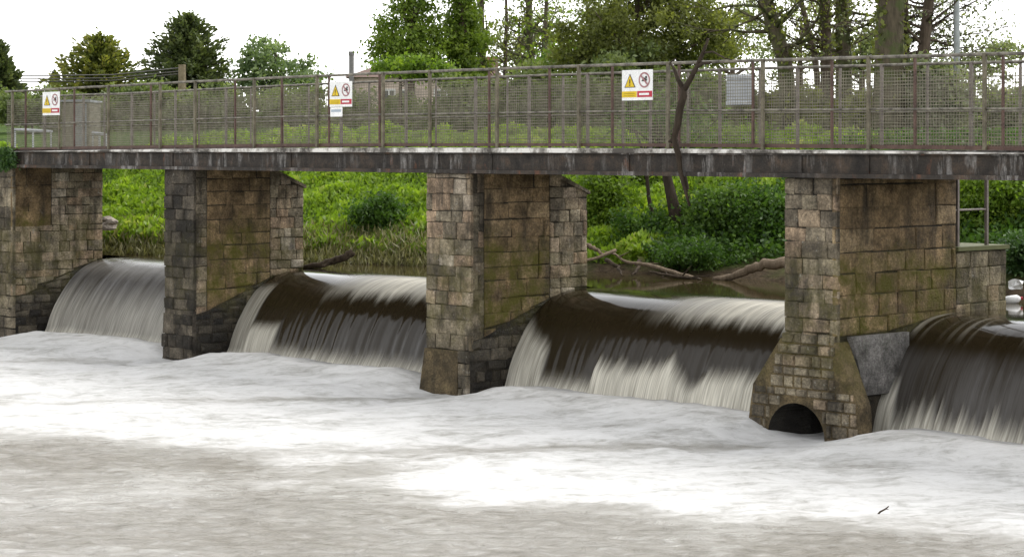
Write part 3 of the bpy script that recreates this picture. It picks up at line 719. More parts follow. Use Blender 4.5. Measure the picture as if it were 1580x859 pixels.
# ------------------------------------------------------------------ driftwood on the bridge
br_=thing('driftwood_branch',P(1050,262,-.22),'forked bare driftwood branch caught upright against the front of the footbridge','branch')
def bpts(l,t=-.21): return [P(x,y,t) for x,y in l]
mb=MB()
main=[(1064,318),(1057,292),(1049,262),(1047,240),(1040,214),(1046,190),(1049,168),(1055,148),(1055,135)]
mb.tube(bpts(main),[.02,.03,.042,.05,.055,.062,.062,.06,.055],9)
mb.tube(bpts([(1055,138),(1046,122),(1041,108),(1034,97)]),[.045,.035,.03,.015],7)
mb.tube(bpts([(1055,140),(1066,121),(1076,102),(1083,86),(1093,60)]),[.05,.045,.04,.032,.018],8)
mb.tube(bpts([(1074,105),(1084,98),(1097,97)]),[.035,.03,.02],7)
mb.tube(bpts([(1085,82),(1100,80),(1118,90),(1130,93)]),[.018,.015,.012,.006],6)
mb.tube(bpts([(1044,218),(1036,216),(1032,219)]),[.035,.03,.02],6)
mb.tube(bpts([(1034,97),(1040,92),(1044,90)]),[.012,.01,.006],5)
mb.build('limb',BARKD,br_,True)

# ------------------------------------------------------------------ foliage
def leaves(name,C,size,mat,parent=None,el=1.7,up=.3,tint=None,dirs=None):
    n=len(C); a=RNG.normal(size=(n,3)) if dirs is None else dirs+RNG.normal(size=(n,3))*.25
    a/=np.linalg.norm(a,axis=1)[:,None]
    q=RNG.normal(size=(n,3)); q[:,2]*=(1-up)
    b=np.cross(a,q); b/=np.linalg.norm(b,axis=1)[:,None]+1e-9
    s=(np.asarray(size)*RNG.uniform(.6,1.35,n))[:,None]
    V=np.empty((n,4,3)); V[:,0]=C-a*s*.5*el; V[:,1]=C+b*s*.5; V[:,2]=C+a*s*.5*el; V[:,3]=C-b*s*.5
    Fq=np.arange(n*4).reshape(n,4)
    if tint is None: tint=RNG.uniform(0,1,n)
    return arr_obj(name,V.reshape(-1,3),Fq,mat,ftint=np.clip(tint,0,1),parent=parent)
def cloud(ells,ncl,nl,cr,shell=2.2):
    """leaf centres in clumps spread through ellipsoids; returns centres, tints, clump centres"""
    cs=[];ts=[];cl=[]
    vol=np.array([e[3]*e[4]*e[5] for e in ells])**(2/3); cnt=np.maximum(1,(ncl*vol/vol.sum()).astype(int))
    for e,k in zip(ells,cnt):
        d=RNG.normal(size=(k,3)); d/=np.linalg.norm(d,axis=1)[:,None]; r=RNG.uniform(0,1,k)**(1/shell)
        c=np.array(e[:3])+d*r[:,None]*np.array(e[3:6])*RNG.uniform(.85,1.12,(k,1)); cl.append(c)
        for q in c:
            m=int(nl*RNG.uniform(.5,1.5)); rr=cr*RNG.uniform(.6,1.4)
            p=q+RNG.normal(size=(m,3))*rr*np.array([.55,.55,.38]); cs.append(p)
            ts.append(np.clip(RNG.normal(.5,.16)+RNG.normal(0,.14,m),0,1))
    return np.concatenate(cs),np.concatenate(ts),np.concatenate(cl)
def limbs(mb,base,topz,r0,cl,n,lean=(0,0),start=.3,wob=.12):
    base=Vector(base); top=Vector((base.x+lean[0],base.y+lean[1],topz)); K=8; pts=[]
    for i in range(K+1):
        f=i/K; p=base.lerp(top,f); s=(topz-base.z)*.03*wob*8
        pts.append(p+Vector((mn.noise(Vector((base.x,f*2.2,1)))*s*f,mn.noise(Vector((base.y,f*2.2,5)))*s*f,0)))
    mb.tube(pts,[r0*(1.25 if i==0 else (1-.85*i/K)) for i in range(K+1)],9)
    if n and len(cl):
        for q in cl[RNG.choice(len(cl),min(n,len(cl)),replace=False)]:
            f=min(max((q[2]-base.z)/(topz-base.z)*RNG.uniform(.55,.85),start),.95); k=f*K; i=int(k); st=pts[i].lerp(pts[min(i+1,K)],k-i)
            e=Vector(q); md=st.lerp(e,.5)+Vector((RNG.normal()*.08,RNG.normal()*.08,RNG.normal()*.06))*(e-st).length
            rr=r0*(1-.85*f)*.5
            mb.tube([st,st.lerp(md,.5)+Vector((0,0,.02)),md,e],[rr,rr*.75,rr*.5,rr*.12],5)
def broadleaf(name,label,base,topz,r0,ells,ncl,nl,cr,ls,mat,bark=BARK,nlimb=14,lean=(0,0),group=None,cat='tree',start=.3,shell=2.2,trunk2=None):
    root=thing(name,base,label,cat,group)
    C,T,cl=cloud(ells,ncl,nl,cr,shell)
    mb=MB(); limbs(mb,base,topz,r0,cl,nlimb,lean,start)
    for t2 in (trunk2 or []): mb.tube(t2[0],t2[1],7)
    mb.build('trunk',bark,root,True)
    leaves('crown',C,ls,mat,root,tint=T)
    return root
def gnd(px,z,off=0): 
    p=D(px,228,z); return Vector((p.x,p.y,hpt(p.x,p.y)-.1+off))
def conifer(label,px,z,topy,wpx,mat,nlev=30,seed=0,shape=1.0,leaf=.30,low=0.0):
    b=gnd(px,z); top=D(px,topy,z).z; Hh=top-b.z; R=wpx/2/F*z
    root=thing('conifer_tree',b,label,'tree','conifers beyond the far end of the bridge')
    mb=MB(); mb.tube([b,b+Vector((0,0,Hh*.5)),b+Vector((0,0,Hh*.985))],[Hh*.025,Hh*.016,.03],8)
    C=[];Dr=[];T=[]
    for i in range(nlev):
        f=i/(nlev-1); h=b.z+Hh*(.08+.9*f); nb=max(5,int(11*(1-f*.6)))
        off=RNG.uniform(0,6.28)
        for k in range(nb):
            an=off+6.283*k/nb+RNG.normal(0,.2); ln=R*((1-f)**.72*shape+.035)*RNG.uniform(.62,1.14)
            dr=np.array([math.cos(an),math.sin(an),.10-.25*(1-f)+.5*f])
            st=np.array([b.x,b.y,h]); e=st+dr*ln
            if k%2==0: mb.tube([st,st+dr*ln*.5,e],[.05*(1-f)+.015,.03,.008],4)
            m=max(8,int(74*ln/R+10)); q=RNG.uniform(.12,1.05,m)[:,None]; side=np.array([-math.sin(an),math.cos(an),0])
            wv=RNG.normal(0,.17,(m,1))*ln*(1.15-q)+RNG.normal(0,.08,(m,1))
            p=st+dr*ln*q+side*wv+np.array([0,0,1])*RNG.normal(0,.07*R**.5,(m,1)); C.append(p)
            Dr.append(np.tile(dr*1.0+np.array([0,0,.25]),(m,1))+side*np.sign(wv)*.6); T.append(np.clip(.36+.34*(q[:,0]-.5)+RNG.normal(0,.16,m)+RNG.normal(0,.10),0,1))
    mb.build('trunk',BARKD,root); C=np.concatenate(C);Dr=np.concatenate(Dr)
    Dr/=np.linalg.norm(Dr,axis=1)[:,None]
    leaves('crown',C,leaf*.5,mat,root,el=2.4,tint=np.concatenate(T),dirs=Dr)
conifer('dark conifer cut off by the left edge of the picture',-6,118,62,112,L_FIR,shape=1.0)
conifer('golden green broad conifer between two dark conifers',152,140,56,190,L_FIRY,shape=1.08)
conifer('tallest dark green conifer, right of the golden one',290,138,24,196,L_FIR,nlev=40,shape=1.05)
conifer('small dark conifer tip left of the golden conifer',84,150,112,34,L_FIR,nlev=14)

def ell(px,py,z,wpx,hpx,dep=None):
    c=D(px,py,z); rx=wpx/2/F*z; rz=hpx/2/F*z; return (c.x,c.y,c.z,rx,rx if dep is None else dep,rz)
broadleaf('birch_tree','pale green weeping birch right of the tallest conifer',gnd(425,135),D(425,60,135).z,.28,
  [ell(412,85,135,88,72),ell(430,120,135,130,60),ell(470,110,135,66,50),ell(400,110,135,60,90)],95,70,.55,.15,L_BIRCH,nlimb=16)
# poplars
z=78
broadleaf('poplar_tree','loose-leaved poplar with a see-through crown, leftmost of the tall trees',gnd(632,z),D(632,-170,z).z,.22,
  [ell(628,60,z,110,120),ell(640,-40,z,96,170),ell(665,70,z,60,90),ell(612,95,z,64,50),ell(650,-150,z,60,110)],190,105,.42,.078,L_POP,nlimb=30,start=.2,shell=3)
broadleaf('poplar_tree','dense bright green column-shaped poplar covered in ivy',gnd(712,z+1),D(712,-220,z).z,.24,
  [ell(712,70,z+1,52,150),ell(712,-70,z+1,54,200),ell(712,-200,z+1,44,120)],170,190,.34,.082,L_POP,nlimb=16,start=.15,shell=1.8)
broadleaf('poplar_tree','dark slender poplar between the ivy column and the chimney',gnd(742,z+6),D(742,-220,z).z,.16,
  [ell(737,80,z+6,34,130),ell(735,-60,z+6,34,180)],70,60,.3,.10,L_POP,nlimb=16,start=.2)
broadleaf('low_tree','low yellow-green tree in front of the far house, under the poplars',gnd(618,72),D(618,100,72).z,.12,
  [ell(618,103,72,80,26),ell(660,106,72,90,24)],40,80,.3,.09,L_BRIGHT,nlimb=8)
z=84
def spindly(name,label,px,z,topy,r0,nb,spread,lpb,mat,bark,lean=0,group=None,leafs=.10,lowpy=110,cat='tree'):
    b=gnd(px,z); tp=D(px+lean,topy,z); root=thing(name,b,label,cat,group); mb=MB(); C=[]
    K=10; pts=[b.lerp(tp,i/K)+Vector((mn.noise(Vector((px,i*.5,1))),mn.noise(Vector((px,i*.5,7))),0))*.02*(tp.z-b.z) for i in range(K+1)]
    mb.tube(pts,[r0*(1-.8*i/K) for i in range(K+1)],8)
    zl=D(px,lowpy,z).z
    for k in range(nb):
        f=random.uniform(.12,.97)
        i=int(f*K); st=pts[i].lerp(pts[i+1],f*K-i) if i<K else pts[K]
        if st.z<zl-1.5: continue
        an=random.uniform(0,6.28); ln=spread*(1-.45*f)*random.uniform(.5,1.2)
        d=Vector((math.cos(an),math.sin(an),random.uniform(.15,1.2))).normalized()
        rr=r0*(1-.8*f)*.35; p=st; ps=[p]; 
        for s in range(5):
            d=(d+Vector((random.gauss(0,.22),random.gauss(0,.22),random.gauss(.02,.16)))).normalized(); p=p+d*ln/5; ps.append(p)
            if s>0:
                for _ in range(2):
                    dd=(d+Vector((random.gauss(0,.8),random.gauss(0,.8),random.gauss(.0,.6)))).normalized(); e=p+dd*ln*random.uniform(.12,.34)
                    mb.tube([p,p.lerp(e,.5)+Vector((0,0,.03)),e],[rr*.3,rr*.2,.004],3)
                    for _ in range(lpb): C.append(tuple(p.lerp(e,random.uniform(.2,1.15))+Vector((random.gauss(0,.16),random.gauss(0,.16),random.gauss(0,.13)))))
        mb.tube(ps,[rr,rr*.85,rr*.65,rr*.5,rr*.3,.006],4)
    mb.build('trunk',bark,root,True)
    if C: leaves('crown',np.array(C),leafs,mat,root)
    return root
SG='tall thin trees behind the middle of the footbridge'
spindly('young_tree','thin pale young tree with few leaves, just right of the chimney',778,z,-120,.11,40,1.7,2,L_OAK,BARK,5,SG,.08)
spindly('young_tree','stouter leaf-flecked tree with a twin stem left of the broad tree',816,z-4,-150,.20,52,2.0,3,L_OAK,BARKG,4,SG,.09)
spindly('young_tree','second thin tree leaning right, against the broad tree crown',834,z-6,-150,.12,44,1.8,3,L_POP,BARKG,16,SG,.09)
z=66
broadleaf('broad_tree','broad leafy tree with a brownish-green crown over the middle of the railing',gnd(985,z),D(985,-60,z).z,.22,
  [ell(1000,30,z,300,120),ell(930,70,z,150,75),ell(1080,60,z,150,110),ell(985,-60,z,260,110),ell(890,92,z,90,34),ell(990,98,z,170,44)],340,135,.40,.07,L_OAK,nlimb=34,start=.25)
broadleaf('low_tree','low bright leafy tree left of the broad tree, just above the railing',gnd(868,z+6),D(868,70,z+6).z,.10,
  [ell(868,96,z+6,90,40),ell(900,80,z+6,60,44)],46,80,.32,.085,L_BRIGHT,nlimb=8)
BGT='pale spring trees far behind the footbridge'
for px_,py_c,z_,wp,hp,lb in ((800,70,112,110,110,'pale hazy spring tree behind the thin young trees'),(905,20,118,150,130,'pale hazy spring tree behind the left half of the broad tree'),(1130,60,108,130,120,'pale spring tree in the gap right of the broad tree'),(1235,55,114,150,130,'pale spring tree behind the leaning and twin trunks'),(1330,75,104,90,90,'pale spring tree in the gap left of the thickest trunk'),(1500,95,100,150,80,'low pale spring tree behind the lamp post')):
    broadleaf('spring_tree',lb,gnd(px_,z_),D(px_,py_c-hp*.3,z_).z,.2,[ell(px_,py_c,z_,wp,hp),ell(px_-wp*.2,py_c+hp*.25,z_,wp*.8,hp*.7),ell(px_+wp*.25,py_c-hp*.2,z_,wp*.6,hp*.7)],70,48,.5,.10,L_SPRING,nlimb=22,group=BGT)
# tall trunks on the right
TG='tall ivy-clad trunks behind the right half of the footbridge'
z=60
def trunktree(label,pts,rads,z,nb,spread,mat,bark,ivy=0,lpb=3,bmin=.2,leafs=.062):
    P_=[D(x,y,z) for x,y in pts]; b=gnd(pts[0][0],z); root=thing('tall_tree',b,label,'tree',TG)
    P_[0]=Vector((P_[0].x,P_[0].y,b.z)); mb=MB(); mb.tube(P_,rads,10); C=[]
    K=len(P_)-1
    for k in range(nb):
        f=random.uniform(bmin,.98); i=min(int(f*K),K-1); st=P_[i].lerp(P_[i+1],f*K-i); rad=rads[i]
        an=random.uniform(0,6.28); ln=spread*random.uniform(.5,1.25)
        d=Vector((math.cos(an),math.sin(an),random.uniform(-.1,.7))).normalized(); rr=min(rad*.28,.07); p=st; ps=[p]
        for s in range(6):
            d=(d+Vector((random.gauss(0,.2),random.gauss(0,.2),random.gauss(.0,.15)))).normalized(); p=p+d*ln/6; ps.append(p)
            for _ in range(2):
                dd=(d+Vector((random.gauss(0,.8),random.gauss(0,.8),random.gauss(0,.5)))).normalized(); e=p+dd*ln*random.uniform(.1,.32)
                mb.tube([p,p.lerp(e,.5)+Vector((0,0,.03)),e],[rr*.3,rr*.2,.004],3)
                for _ in range(lpb): C.append(tuple(p.lerp(e,random.uniform(.1,1.1))+Vector((random.gauss(0,.15),random.gauss(0,.15),random.gauss(0,.12)))))
        mb.tube(ps,[rr,rr*.85,rr*.7,rr*.5,rr*.35,rr*.2,.006],5)
    mb.build('trunk',bark,root,True)
    if C: leaves('crown',np.array(C),leafs,mat,root)
    if ivy:
        iv=[]
        for k in range(ivy):
            f=random.random()**.8; i=min(int(f*K),K-1); q=P_[i].lerp(P_[i+1],f*K-i); an=random.uniform(0,6.28); rr=rads[i]*random.uniform(.95,1.35)
            if mn.noise(Vector((q.z*.9,an*.8,pts[0][0])))>-.12: iv.append((q.x+math.cos(an)*rr,q.y+math.sin(an)*rr,q.z))
        if iv: leaves('ivy',np.array(iv),.09,L_OAK,root)
trunktree('leaning trunk, leftmost of the tall ivy-clad trunks',[(1222,150),(1210,90),(1190,30),(1172,-40),(1160,-160)],[.26,.22,.20,.17,.08],z,26,2.2,L_OAK,BARKG,500)
trunktree('slender dark trunk leaning left, second of the tall trunks',[(1268,150),(1258,90),(1245,40),(1236,0),(1225,-120)],[.10,.09,.08,.075,.04],z+3,14,1.8,L_OAK,BARK,0)
trunktree('straight trunk standing just left of a thicker twin, shared ivy foot',[(1278,150),(1275,90),(1274,40),(1271,-20),(1270,-170)],[.19,.17,.15,.14,.06],z+1,18,2.0,L_OAK,BARK,420)
trunktree('thicker ivy-wrapped twin trunk, left of the thickest trunk',[(1302,150),(1302,90),(1300,40),(1299,-20),(1300,-180)],[.25,.22,.19,.17,.08],z-1,18,2.0,L_OAK,BARKG,900)
trunktree('thickest trunk of all with ivy patches, near the right end',[(1371,170),(1372,95),(1373,40),(1376,-20),(1380,-200)],[.46,.38,.36,.34,.16],56,18,2.4,L_OAK,BARKG,700,lpb=2,bmin=.55)
trunktree('slim bare trunk just right of the thickest trunk',[(1417,170),(1424,90),(1430,30),(1436,-20),(1450,-180)],[.20,.165,.14,.13,.06],57,22,2.2,L_PALE,BARK,0,lpb=1)
# bare limbs reaching right over the bridge belong to the slim trunk's neighbour
rt=thing('bare_tree',gnd(1400,58),'bare-limbed tree whose long thin branches reach right across the pale sky','tree')
mb=MB(); z=58
b=gnd(1398,z); mb.tube([b,D(1400,100,z),D(1398,40,z),D(1400,-80,z)],[.10,.08,.07,.03],8)
C=[]
for l,r_ in (([(1400,72),(1415,52),(1440,40),(1470,20),(1505,2),(1550,-20)],.05),([(1400,88),(1430,78),(1460,75),(1500,73),(1550,76)],.03),([(1398,66),(1430,54),(1470,56),(1510,52),(1560,40)],.028),
            ([(1398,30),(1430,22),(1460,2),(1480,-20)],.05),([(1400,62),(1385,48),(1395,30),(1420,20),(1445,14)],.03),([(1398,50),(1350,42),(1325,38),(1310,30)],.03),([(1400,58),(1450,66),(1500,60),(1545,30)],.02),([(1400,90),(1470,92),(1540,86),(1590,92)],.018)):
    ps=[D(x,y,z+random.uniform(-.6,.6)) for x,y in l]; mb.tube(ps,[r_*(1-.75*i/(len(ps)-1)) for i in range(len(ps))],5)
    for i in range(1,len(ps)):
        for _ in range(9):
            st=ps[i-1].lerp(ps[i],random.random()); d=Vector((random.gauss(0,1),random.gauss(0,1),random.gauss(.1,.8))).normalized(); ln=random.uniform(.25,.95); e=st+d*ln
            mb.tube([st,st.lerp(e,.5)+Vector((0,0,.04)),e],[r_*.3,r_*.2,.004],3)
            for _ in range(3):
                s2=st.lerp(e,random.uniform(.3,1)); e2=s2+Vector((random.gauss(0,.2),random.gauss(0,.2),random.gauss(0,.18))); mb.tube([s2,e2],[.006,.003],3)
                for _ in range(3): C.append(tuple(e2+Vector((random.gauss(0,.1),)*3)))
mb.build('trunk',BARK,rt,True); leaves('crown',np.array(C),.06,L_PALE,rt)

# shrubs and hedges behind the railings
HG='bushes behind the footbridge railings'
def bush(label,px,py,z,wpx,hpx,mat,n=34,nl=90,ls=.085,name='bush',group=HG,cat='bush',cr=.36):
    wd=wpx/F*z; e=ell(px,py,z,wpx,hpx); b=gnd(px,z); zc=e[2]; zr=e[5]
    ells=[(e[0],e[1],max(zc,b.z+zr*.3),e[3],e[3]*.8,zr)]
    for k in range(3):
        ells.append((e[0]+random.uniform(-.6,.6)*e[3]*SN,e[1]+random.uniform(-.6,.6)*e[3]*SN,zc+random.uniform(-.3,.35)*zr,e[3]*.55,e[3]*.5,zr*.6))
    broadleaf(name,label,b,zc+zr*.5,.05,ells,n,nl,cr,ls,mat,BARKD,10,(0,0),group,cat,.1)
bush('wide green hedge at the left end of the bridge, behind the smallest sign',50,168,92,190,66,L_HEDGE,n=110,nl=150)
bush('dense dull green hedge bush below the golden conifer',200,182,88,200,110,L_HEDGE,n=130,nl=170,ls=.10)
bush('dense dull green hedge bush below the tallest conifer',330,180,86,190,112,L_HEDGE,n=130,nl=170,ls=.10)
bush('dull green hedge bush below the weeping birch',455,182,84,170,116,L_HEDGE,n=120,nl=170,ls=.10)
bush('low green bush in front of the far house wall',552,204,80,120,80,L_HEDGE,n=80,nl=150,ls=.10)
bush('green bush between the far house and the poplars',635,196,73,130,100,L_HEDGE,n=110,nl=170)
bush('green bush below the ivy column',725,180,71,140,130,L_HEDGE,n=130,nl=170)
bush('large green bush under the thin young trees',835,172,68,180,140,L_HEDGE,n=170,nl=180)
bush('large green bush under the broad tree, behind the sign beside the branch',965,160,64,230,170,L_HEDGE,n=180,nl=180)
bush('green bush behind the grey panel on the back railing',1090,180,62,190,130,L_HEDGE,n=170,nl=180)
bush('brownish bush at the feet of the tall trunks',1215,185,61,190,110,L_OAK,n=130,nl=160)
bush('brownish green bush at the foot of the thickest trunk',1335,195,58,170,100,L_OAK,n=110,nl=160)
bush('grey-green bush left of the lamp post',1440,160,56,90,150,L_PALE,n=110,nl=130)
bush('pale thin bush right of the lamp post',1550,175,60,130,130,L_PALE,n=80,nl=80)

# ------------------------------------------------------------------ buildings and poles beyond
HZ=108
RENDER=plain('pink_render',(.50,.40,.34)); ROOF=plain('roof_tiles',(.13,.08,.06)); GLASS=plain('window_glass',(.05,.06,.07),.15); QUOIN=plain('pale_quoin',(.55,.48,.38))
c=D(655,170,HZ); bz=hpt(c.x,c.y)
hs_=thing('house',(c.x,c.y,bz),'pinkish rendered house with a chimney, half hidden behind the poplars','house')
hs_.rotation_euler=(0,0,math.atan2(SN,CS)); bpy.context.view_layer.update()
def HL(px): return (px-655)/F*HZ
def HZv(py): return CAMZ+(228-py)/F*HZ-bz
class LB(MB): pass
def lbuild(mb,name,mat,parent):
    me_o=mb.build(name,mat); me_o.parent=parent; return me_o
mb=MB(); xa,xb=HL(541),HL(772); ze=HZv(118)
mb.box(xa,xb,0,6,-1,ze); wall=lbuild(mb,'wall',RENDER,hs_)
mb=MB(); zr=HZv(92)
A=[(xa-.3,-.35,ze-.05),(xb+.3,-.35,ze-.05),(xb-1.2,3,zr),(xa+1.6,3,zr)]; B=[(xa-.3,6.35,ze-.05),(xb+.3,6.35,ze-.05),(xb-1.2,3,zr),(xa+1.6,3,zr)]
mb.poly(A); mb.poly([B[1],B[0],B[3],B[2]]); mb.poly([B[0],A[0],A[3]]); mb.poly([A[1],B[1],B[2]]); mb.poly([A[0],B[0],B[1],A[1]])
rf=lbuild(mb,'roof',ROOF,hs_)
mb=MB(); ch0,ch1=HL(748),HL(768); mb.box(ch0,ch1,1.2,2.0,ze-.5,HZv(92)); mb.box(ch0-.06,ch1+.06,1.14,2.06,HZv(92)+.002,HZv(90)); 
chm=lbuild(mb,'chimney',plain('chimney_brick',(.20,.14,.09)),rf)
for q in (.3,.7):
    mb=MB(); mb.tube([(ch0+(ch1-ch0)*q,1.6,HZv(90)),(ch0+(ch1-ch0)*q,1.6,HZv(86))],.1,8); lbuild(mb,'chimney_pot',plain('clay_pot',(.25,.12,.07)),rf)
mb=MB(); mb.box(HL(748),HL(767),-.06,-.004,-1,ze-.1); lbuild(mb,'corner_stones',QUOIN,hs_)
for px_ in (600,628,680,712):
    mb=MB(); a0=HL(px_-8);a1=HL(px_+8); z0=HZv(170); z1=HZv(140)
    for u0,u1,v0,v1 in ((a0-.08,a0,z0-.08,z1+.08),(a1,a1+.08,z0-.08,z1+.08),(a0,a1,z0-.08,z0),(a0,a1,z1,z1+.08),((a0+a1)/2-.03,(a0+a1)/2+.03,z0,z1)): mb.box(u0,u1,-.05,-.004,v0,v1)
    wf=lbuild(mb,'window',WHITEP,hs_); mb=MB(); mb.box(a0,a1,-.025,-.004,z0,z1); lbuild(mb,'pane',GLASS,wf)
mb=MB(); fx=HL(543); mb.tube([(fx,-.3,0),(fx,-.3,HZv(84))],.13,10); mb.tube([(fx,-.3,HZv(86)),(fx,-.3,HZv(80))],.16,10); lbuild(mb,'flue_pipe',plain('flue_metal',(.17,.16,.155)),hs_)

b=gnd(281,112); tp=D(281,100,112)
r=thing('telegraph_pole',b,'wooden pole with wires running left, in front of the conifers','pole')
mb=MB(); mb.tube([b,tp],[.24,.20],8); mb.build('pole',WOOD,r)
mb=MB()
for k,(dy) in enumerate((5,10,14)):
    a=D(281,100+dy,112); e=D(80,112+dy*1.0,125); e2=D(-60,112+dy,132)
    mb.tube([a,a.lerp(e,.5)+Vector((0,0,-.15)),e,e2],.035,4)
mb.build('wire',BLACKP,r)
# long overhead wire behind the broad tree
z=57; b=gnd(1476,z); 
r=thing('lamp_post',b,'tall pale grey lamp post with a wide base, near the right end of the bridge','lamp post')
mb=MB(); s=D(1476,178,z).z; mb.tube([(b.x,b.y,b.z),(b.x,b.y,s)],.15,10); mb.tube([(b.x,b.y,s),(b.x,b.y,s+.12)],[.15,.085],10); mb.build('base',GALV,r,True)
mb=MB(); mb.tube([(b.x,b.y,s+.1),(b.x,b.y,s+3.5),(b.x,b.y,s+6.0)],[.085,.08,.06],10); mb.build('column',GALV,r,True)
mb=MB(); t=s+6.0; mb.tube([(b.x,b.y,t-.05),(b.x+.5,b.y-.5,t+.25),(b.x+1.0,b.y-1.0,t+.28)],.04,8); mb.build('arm',GALV,r,True)
mb=MB(); mb.hexa([(b.x+.85,b.y-1.0,t+.2),(b.x+1.0,b.y-.85,t+.2),(b.x+1.45,b.y-1.3,t+.2),(b.x+1.3,b.y-1.45,t+.2),(b.x+.88,b.y-.98,t+.36),(b.x+.98,b.y-.88,t+.36),(b.x+1.4,b.y-1.3,t+.34),(b.x+1.3,b.y-1.4,t+.34)]); mb.build('lantern',GREYP,r)

# left end: shed, white handrails
z=66; c=D(107,205,z); gz=hpt(c.x,c.y)
r=thing('utility_shed',(c.x,c.y,gz),'small grey flat-roofed shed behind the left end of the railings','shed')
r.rotation_euler=(0,0,math.atan2(SN,CS)); bpy.context.view_layer.update()
u=lambda px:(px-107)/F*z; v=lambda py:CAMZ+(228-py)/F*z-gz
mb=MB(); mb.box(u(95),u(138),0,1.8,-.5,v(158)); lbuild(mb,'wall',plain('shed_wall',(.15,.135,.10)),r)
mb=MB(); mb.box(u(93),u(140),-.1,1.9,v(158)+.002,v(154)); lbuild(mb,'roof',GREYP,r)
mb=MB(); mb.box(u(115),u(134),-.03,-.003,-.2,v(160)); dr=lbuild(mb,'door',GREYP,r)
mb=MB(); mb.box(u(117),u(119),-.06,-.032,v(195),v(190)); lbuild(mb,'handle',BLACKP,dr)
def handrail(label,pl,pr,py,z):
    a=D(pl,py,z); e=D(pr,py+3,z-.4); r=thing('handrail',(a.x,a.y,hpt(a.x,a.y)),label,'handrail','pale handrails at the left bridge end')
    mb=MB(); mb.tube([a,e],.04,8); mb.build('rail',GALV,r)
    for f in (0.02,.5,.98):
        q=a.lerp(e,f); mb=MB(); mb.tube([(q.x,q.y,4.0),(q.x,q.y,q.z)],.025,6); mb.build('post',GALV,r)
handrail('longer pale handrail behind the left end of the railing',22,80,200,58)
handrail('short pale handrail section right of the grey shed',143,164,205,57)

# ------------------------------------------------------------------ bank: grass, reeds, bushes, wood
def scatter(n,x0,x1,y0,y1,dlo,dhi,f=None):
    X=RNG.uniform(x0,x1,n); Y=RNG.uniform(y0,y1,n); d=(Y-np.interp(X,BX,BY))*.97
    k=(d>dlo)&(d<dhi)
    X,Y,d=X[k],Y[k],d[k]; return X,Y,d
X,Y,d=scatter(230000,-56,-32.5,2,17,.5,12.5)
nz=np.array([fbm(x,y,.75,3) for x,y in zip(X,Y)]); hh=hterr(X,Y)+np.array([fbm(x,y,.8,3) for x,y in zip(X,Y)])*.16*np.clip(d*.6,0,1)
k=(RNG.uniform(-.9,1,len(X))<nz+.75)&(hh>1.85); X,Y,d,nz,hh=X[k],Y[k],d[k],nz[k],hh[k]
hgt=RNG.uniform(.0,.22,len(X))*(1+np.clip(nz,0,1)*1.6)
C=np.stack([X,Y,hh+hgt],1)
dirs=np.stack([RNG.normal(0,.6,len(X)),RNG.normal(0,.6,len(X)),np.ones(len(X))*.8],1)
T=np.clip(.48+nz*.40+RNG.normal(0,.17,len(X)),0,.97)
g=leaves('grass',C,.045+.06*np.clip(.5+nz,0,1),L_GRASS,el=2.2,tint=T,dirs=dirs/np.linalg.norm(dirs,axis=1)[:,None]); tag(g,'bright green long grass and weeds covering the far bank','grass',kind='stuff')
X,Y,d=scatter(48000,-50,-35,3,10,-.15,1.9)
k=RNG.uniform(0,1,len(X))<np.clip(1.15-d*.5,0,1); X,Y,d=X[k],Y[k],d[k]
h0=np.maximum(hterr(X,Y),1.8); C=np.stack([X,Y,h0+RNG.uniform(.0,.34,len(X))*np.clip(d+.4,.1,1)],1)
dirs=np.stack([RNG.normal(0,.35,len(X)),RNG.normal(0,.35,len(X)),np.ones(len(X))],1)
g=leaves('reeds',C,.035,L_REED,el=7,dirs=dirs/np.linalg.norm(dirs,axis=1)[:,None]); tag(g,'dry straw-coloured reeds along the waterline of the grassy bank','reeds',kind='stuff')
# bank bushes seen through the openings
BG='bushes on the bank below the footbridge'
bush('dark green bush on the grassy bank between the two left piers',592,336,52.4,84,58,L_BUSH,n=60,nl=150,ls=.06,group=BG,cr=.28)
bush('leafy green bush just right of the middle pier',930,325,50,110,130,L_BRIGHT,n=110,nl=150,ls=.06,group=BG,cr=.28)
bush('yellow-green bush behind the leaning dark trunk',1000,300,53,150,110,L_BRIGHT,n=110,nl=150,ls=.06,group=BG,cr=.28)
bush('shaded green bush left of the leaning dark trunk foot',995,362,48.5,120,80,L_BUSH,n=90,nl=150,ls=.055,group=BG,cr=.26)
bush('mid green bush right of the leaning dark trunk',1110,345,48,150,120,L_MID,n=130,nl=160,ls=.055,group=BG,cr=.28)
bush('green bush overhanging the water against the culvert pier',1185,350,46.8,100,140,L_BUSH,n=120,nl=160,ls=.055,group=BG,cr=.28)
bush('low green bush trailing over the water edge',1080,396,46.3,190,40,L_BUSH,n=90,nl=160,ls=.05,group=BG,cr=.22)
bush('bright bush high on the bank under the beam',1120,285,54,240,90,L_BRIGHT,n=130,nl=150,ls=.06,group=BG,cr=.3)
bush('bright yellow-green bush right of the culvert pier',1530,335,44,190,170,L_BRIGHT,n=190,nl=160,ls=.055,group=BG,cr=.28)
bush('dark low bush at the right edge above the water',1590,400,40.5,110,90,L_DARK,n=70,nl=140,ls=.05,group=BG,cr=.22)
X,Y,d=scatter(90000,-33.5,-12,5,17,.95,11)
hh=hterr(X,Y); k=RNG.uniform(-.5,1,len(X))<np.array([fbm(x,y,.9,3) for x,y in zip(X,Y)])+.75; X,Y,d,hh=X[k],Y[k],d[k],hh[k]
C=np.stack([X,Y,hh+RNG.uniform(.03,.42,len(X))*np.clip(d*.7,.3,1)],1)
g=leaves('undergrowth',C,.075,L_BUSH,tint=np.clip(RNG.normal(.45,.2,len(X)),0,1)); tag(g,'low leafy undergrowth covering the wooded bank','undergrowth',kind='stuff')
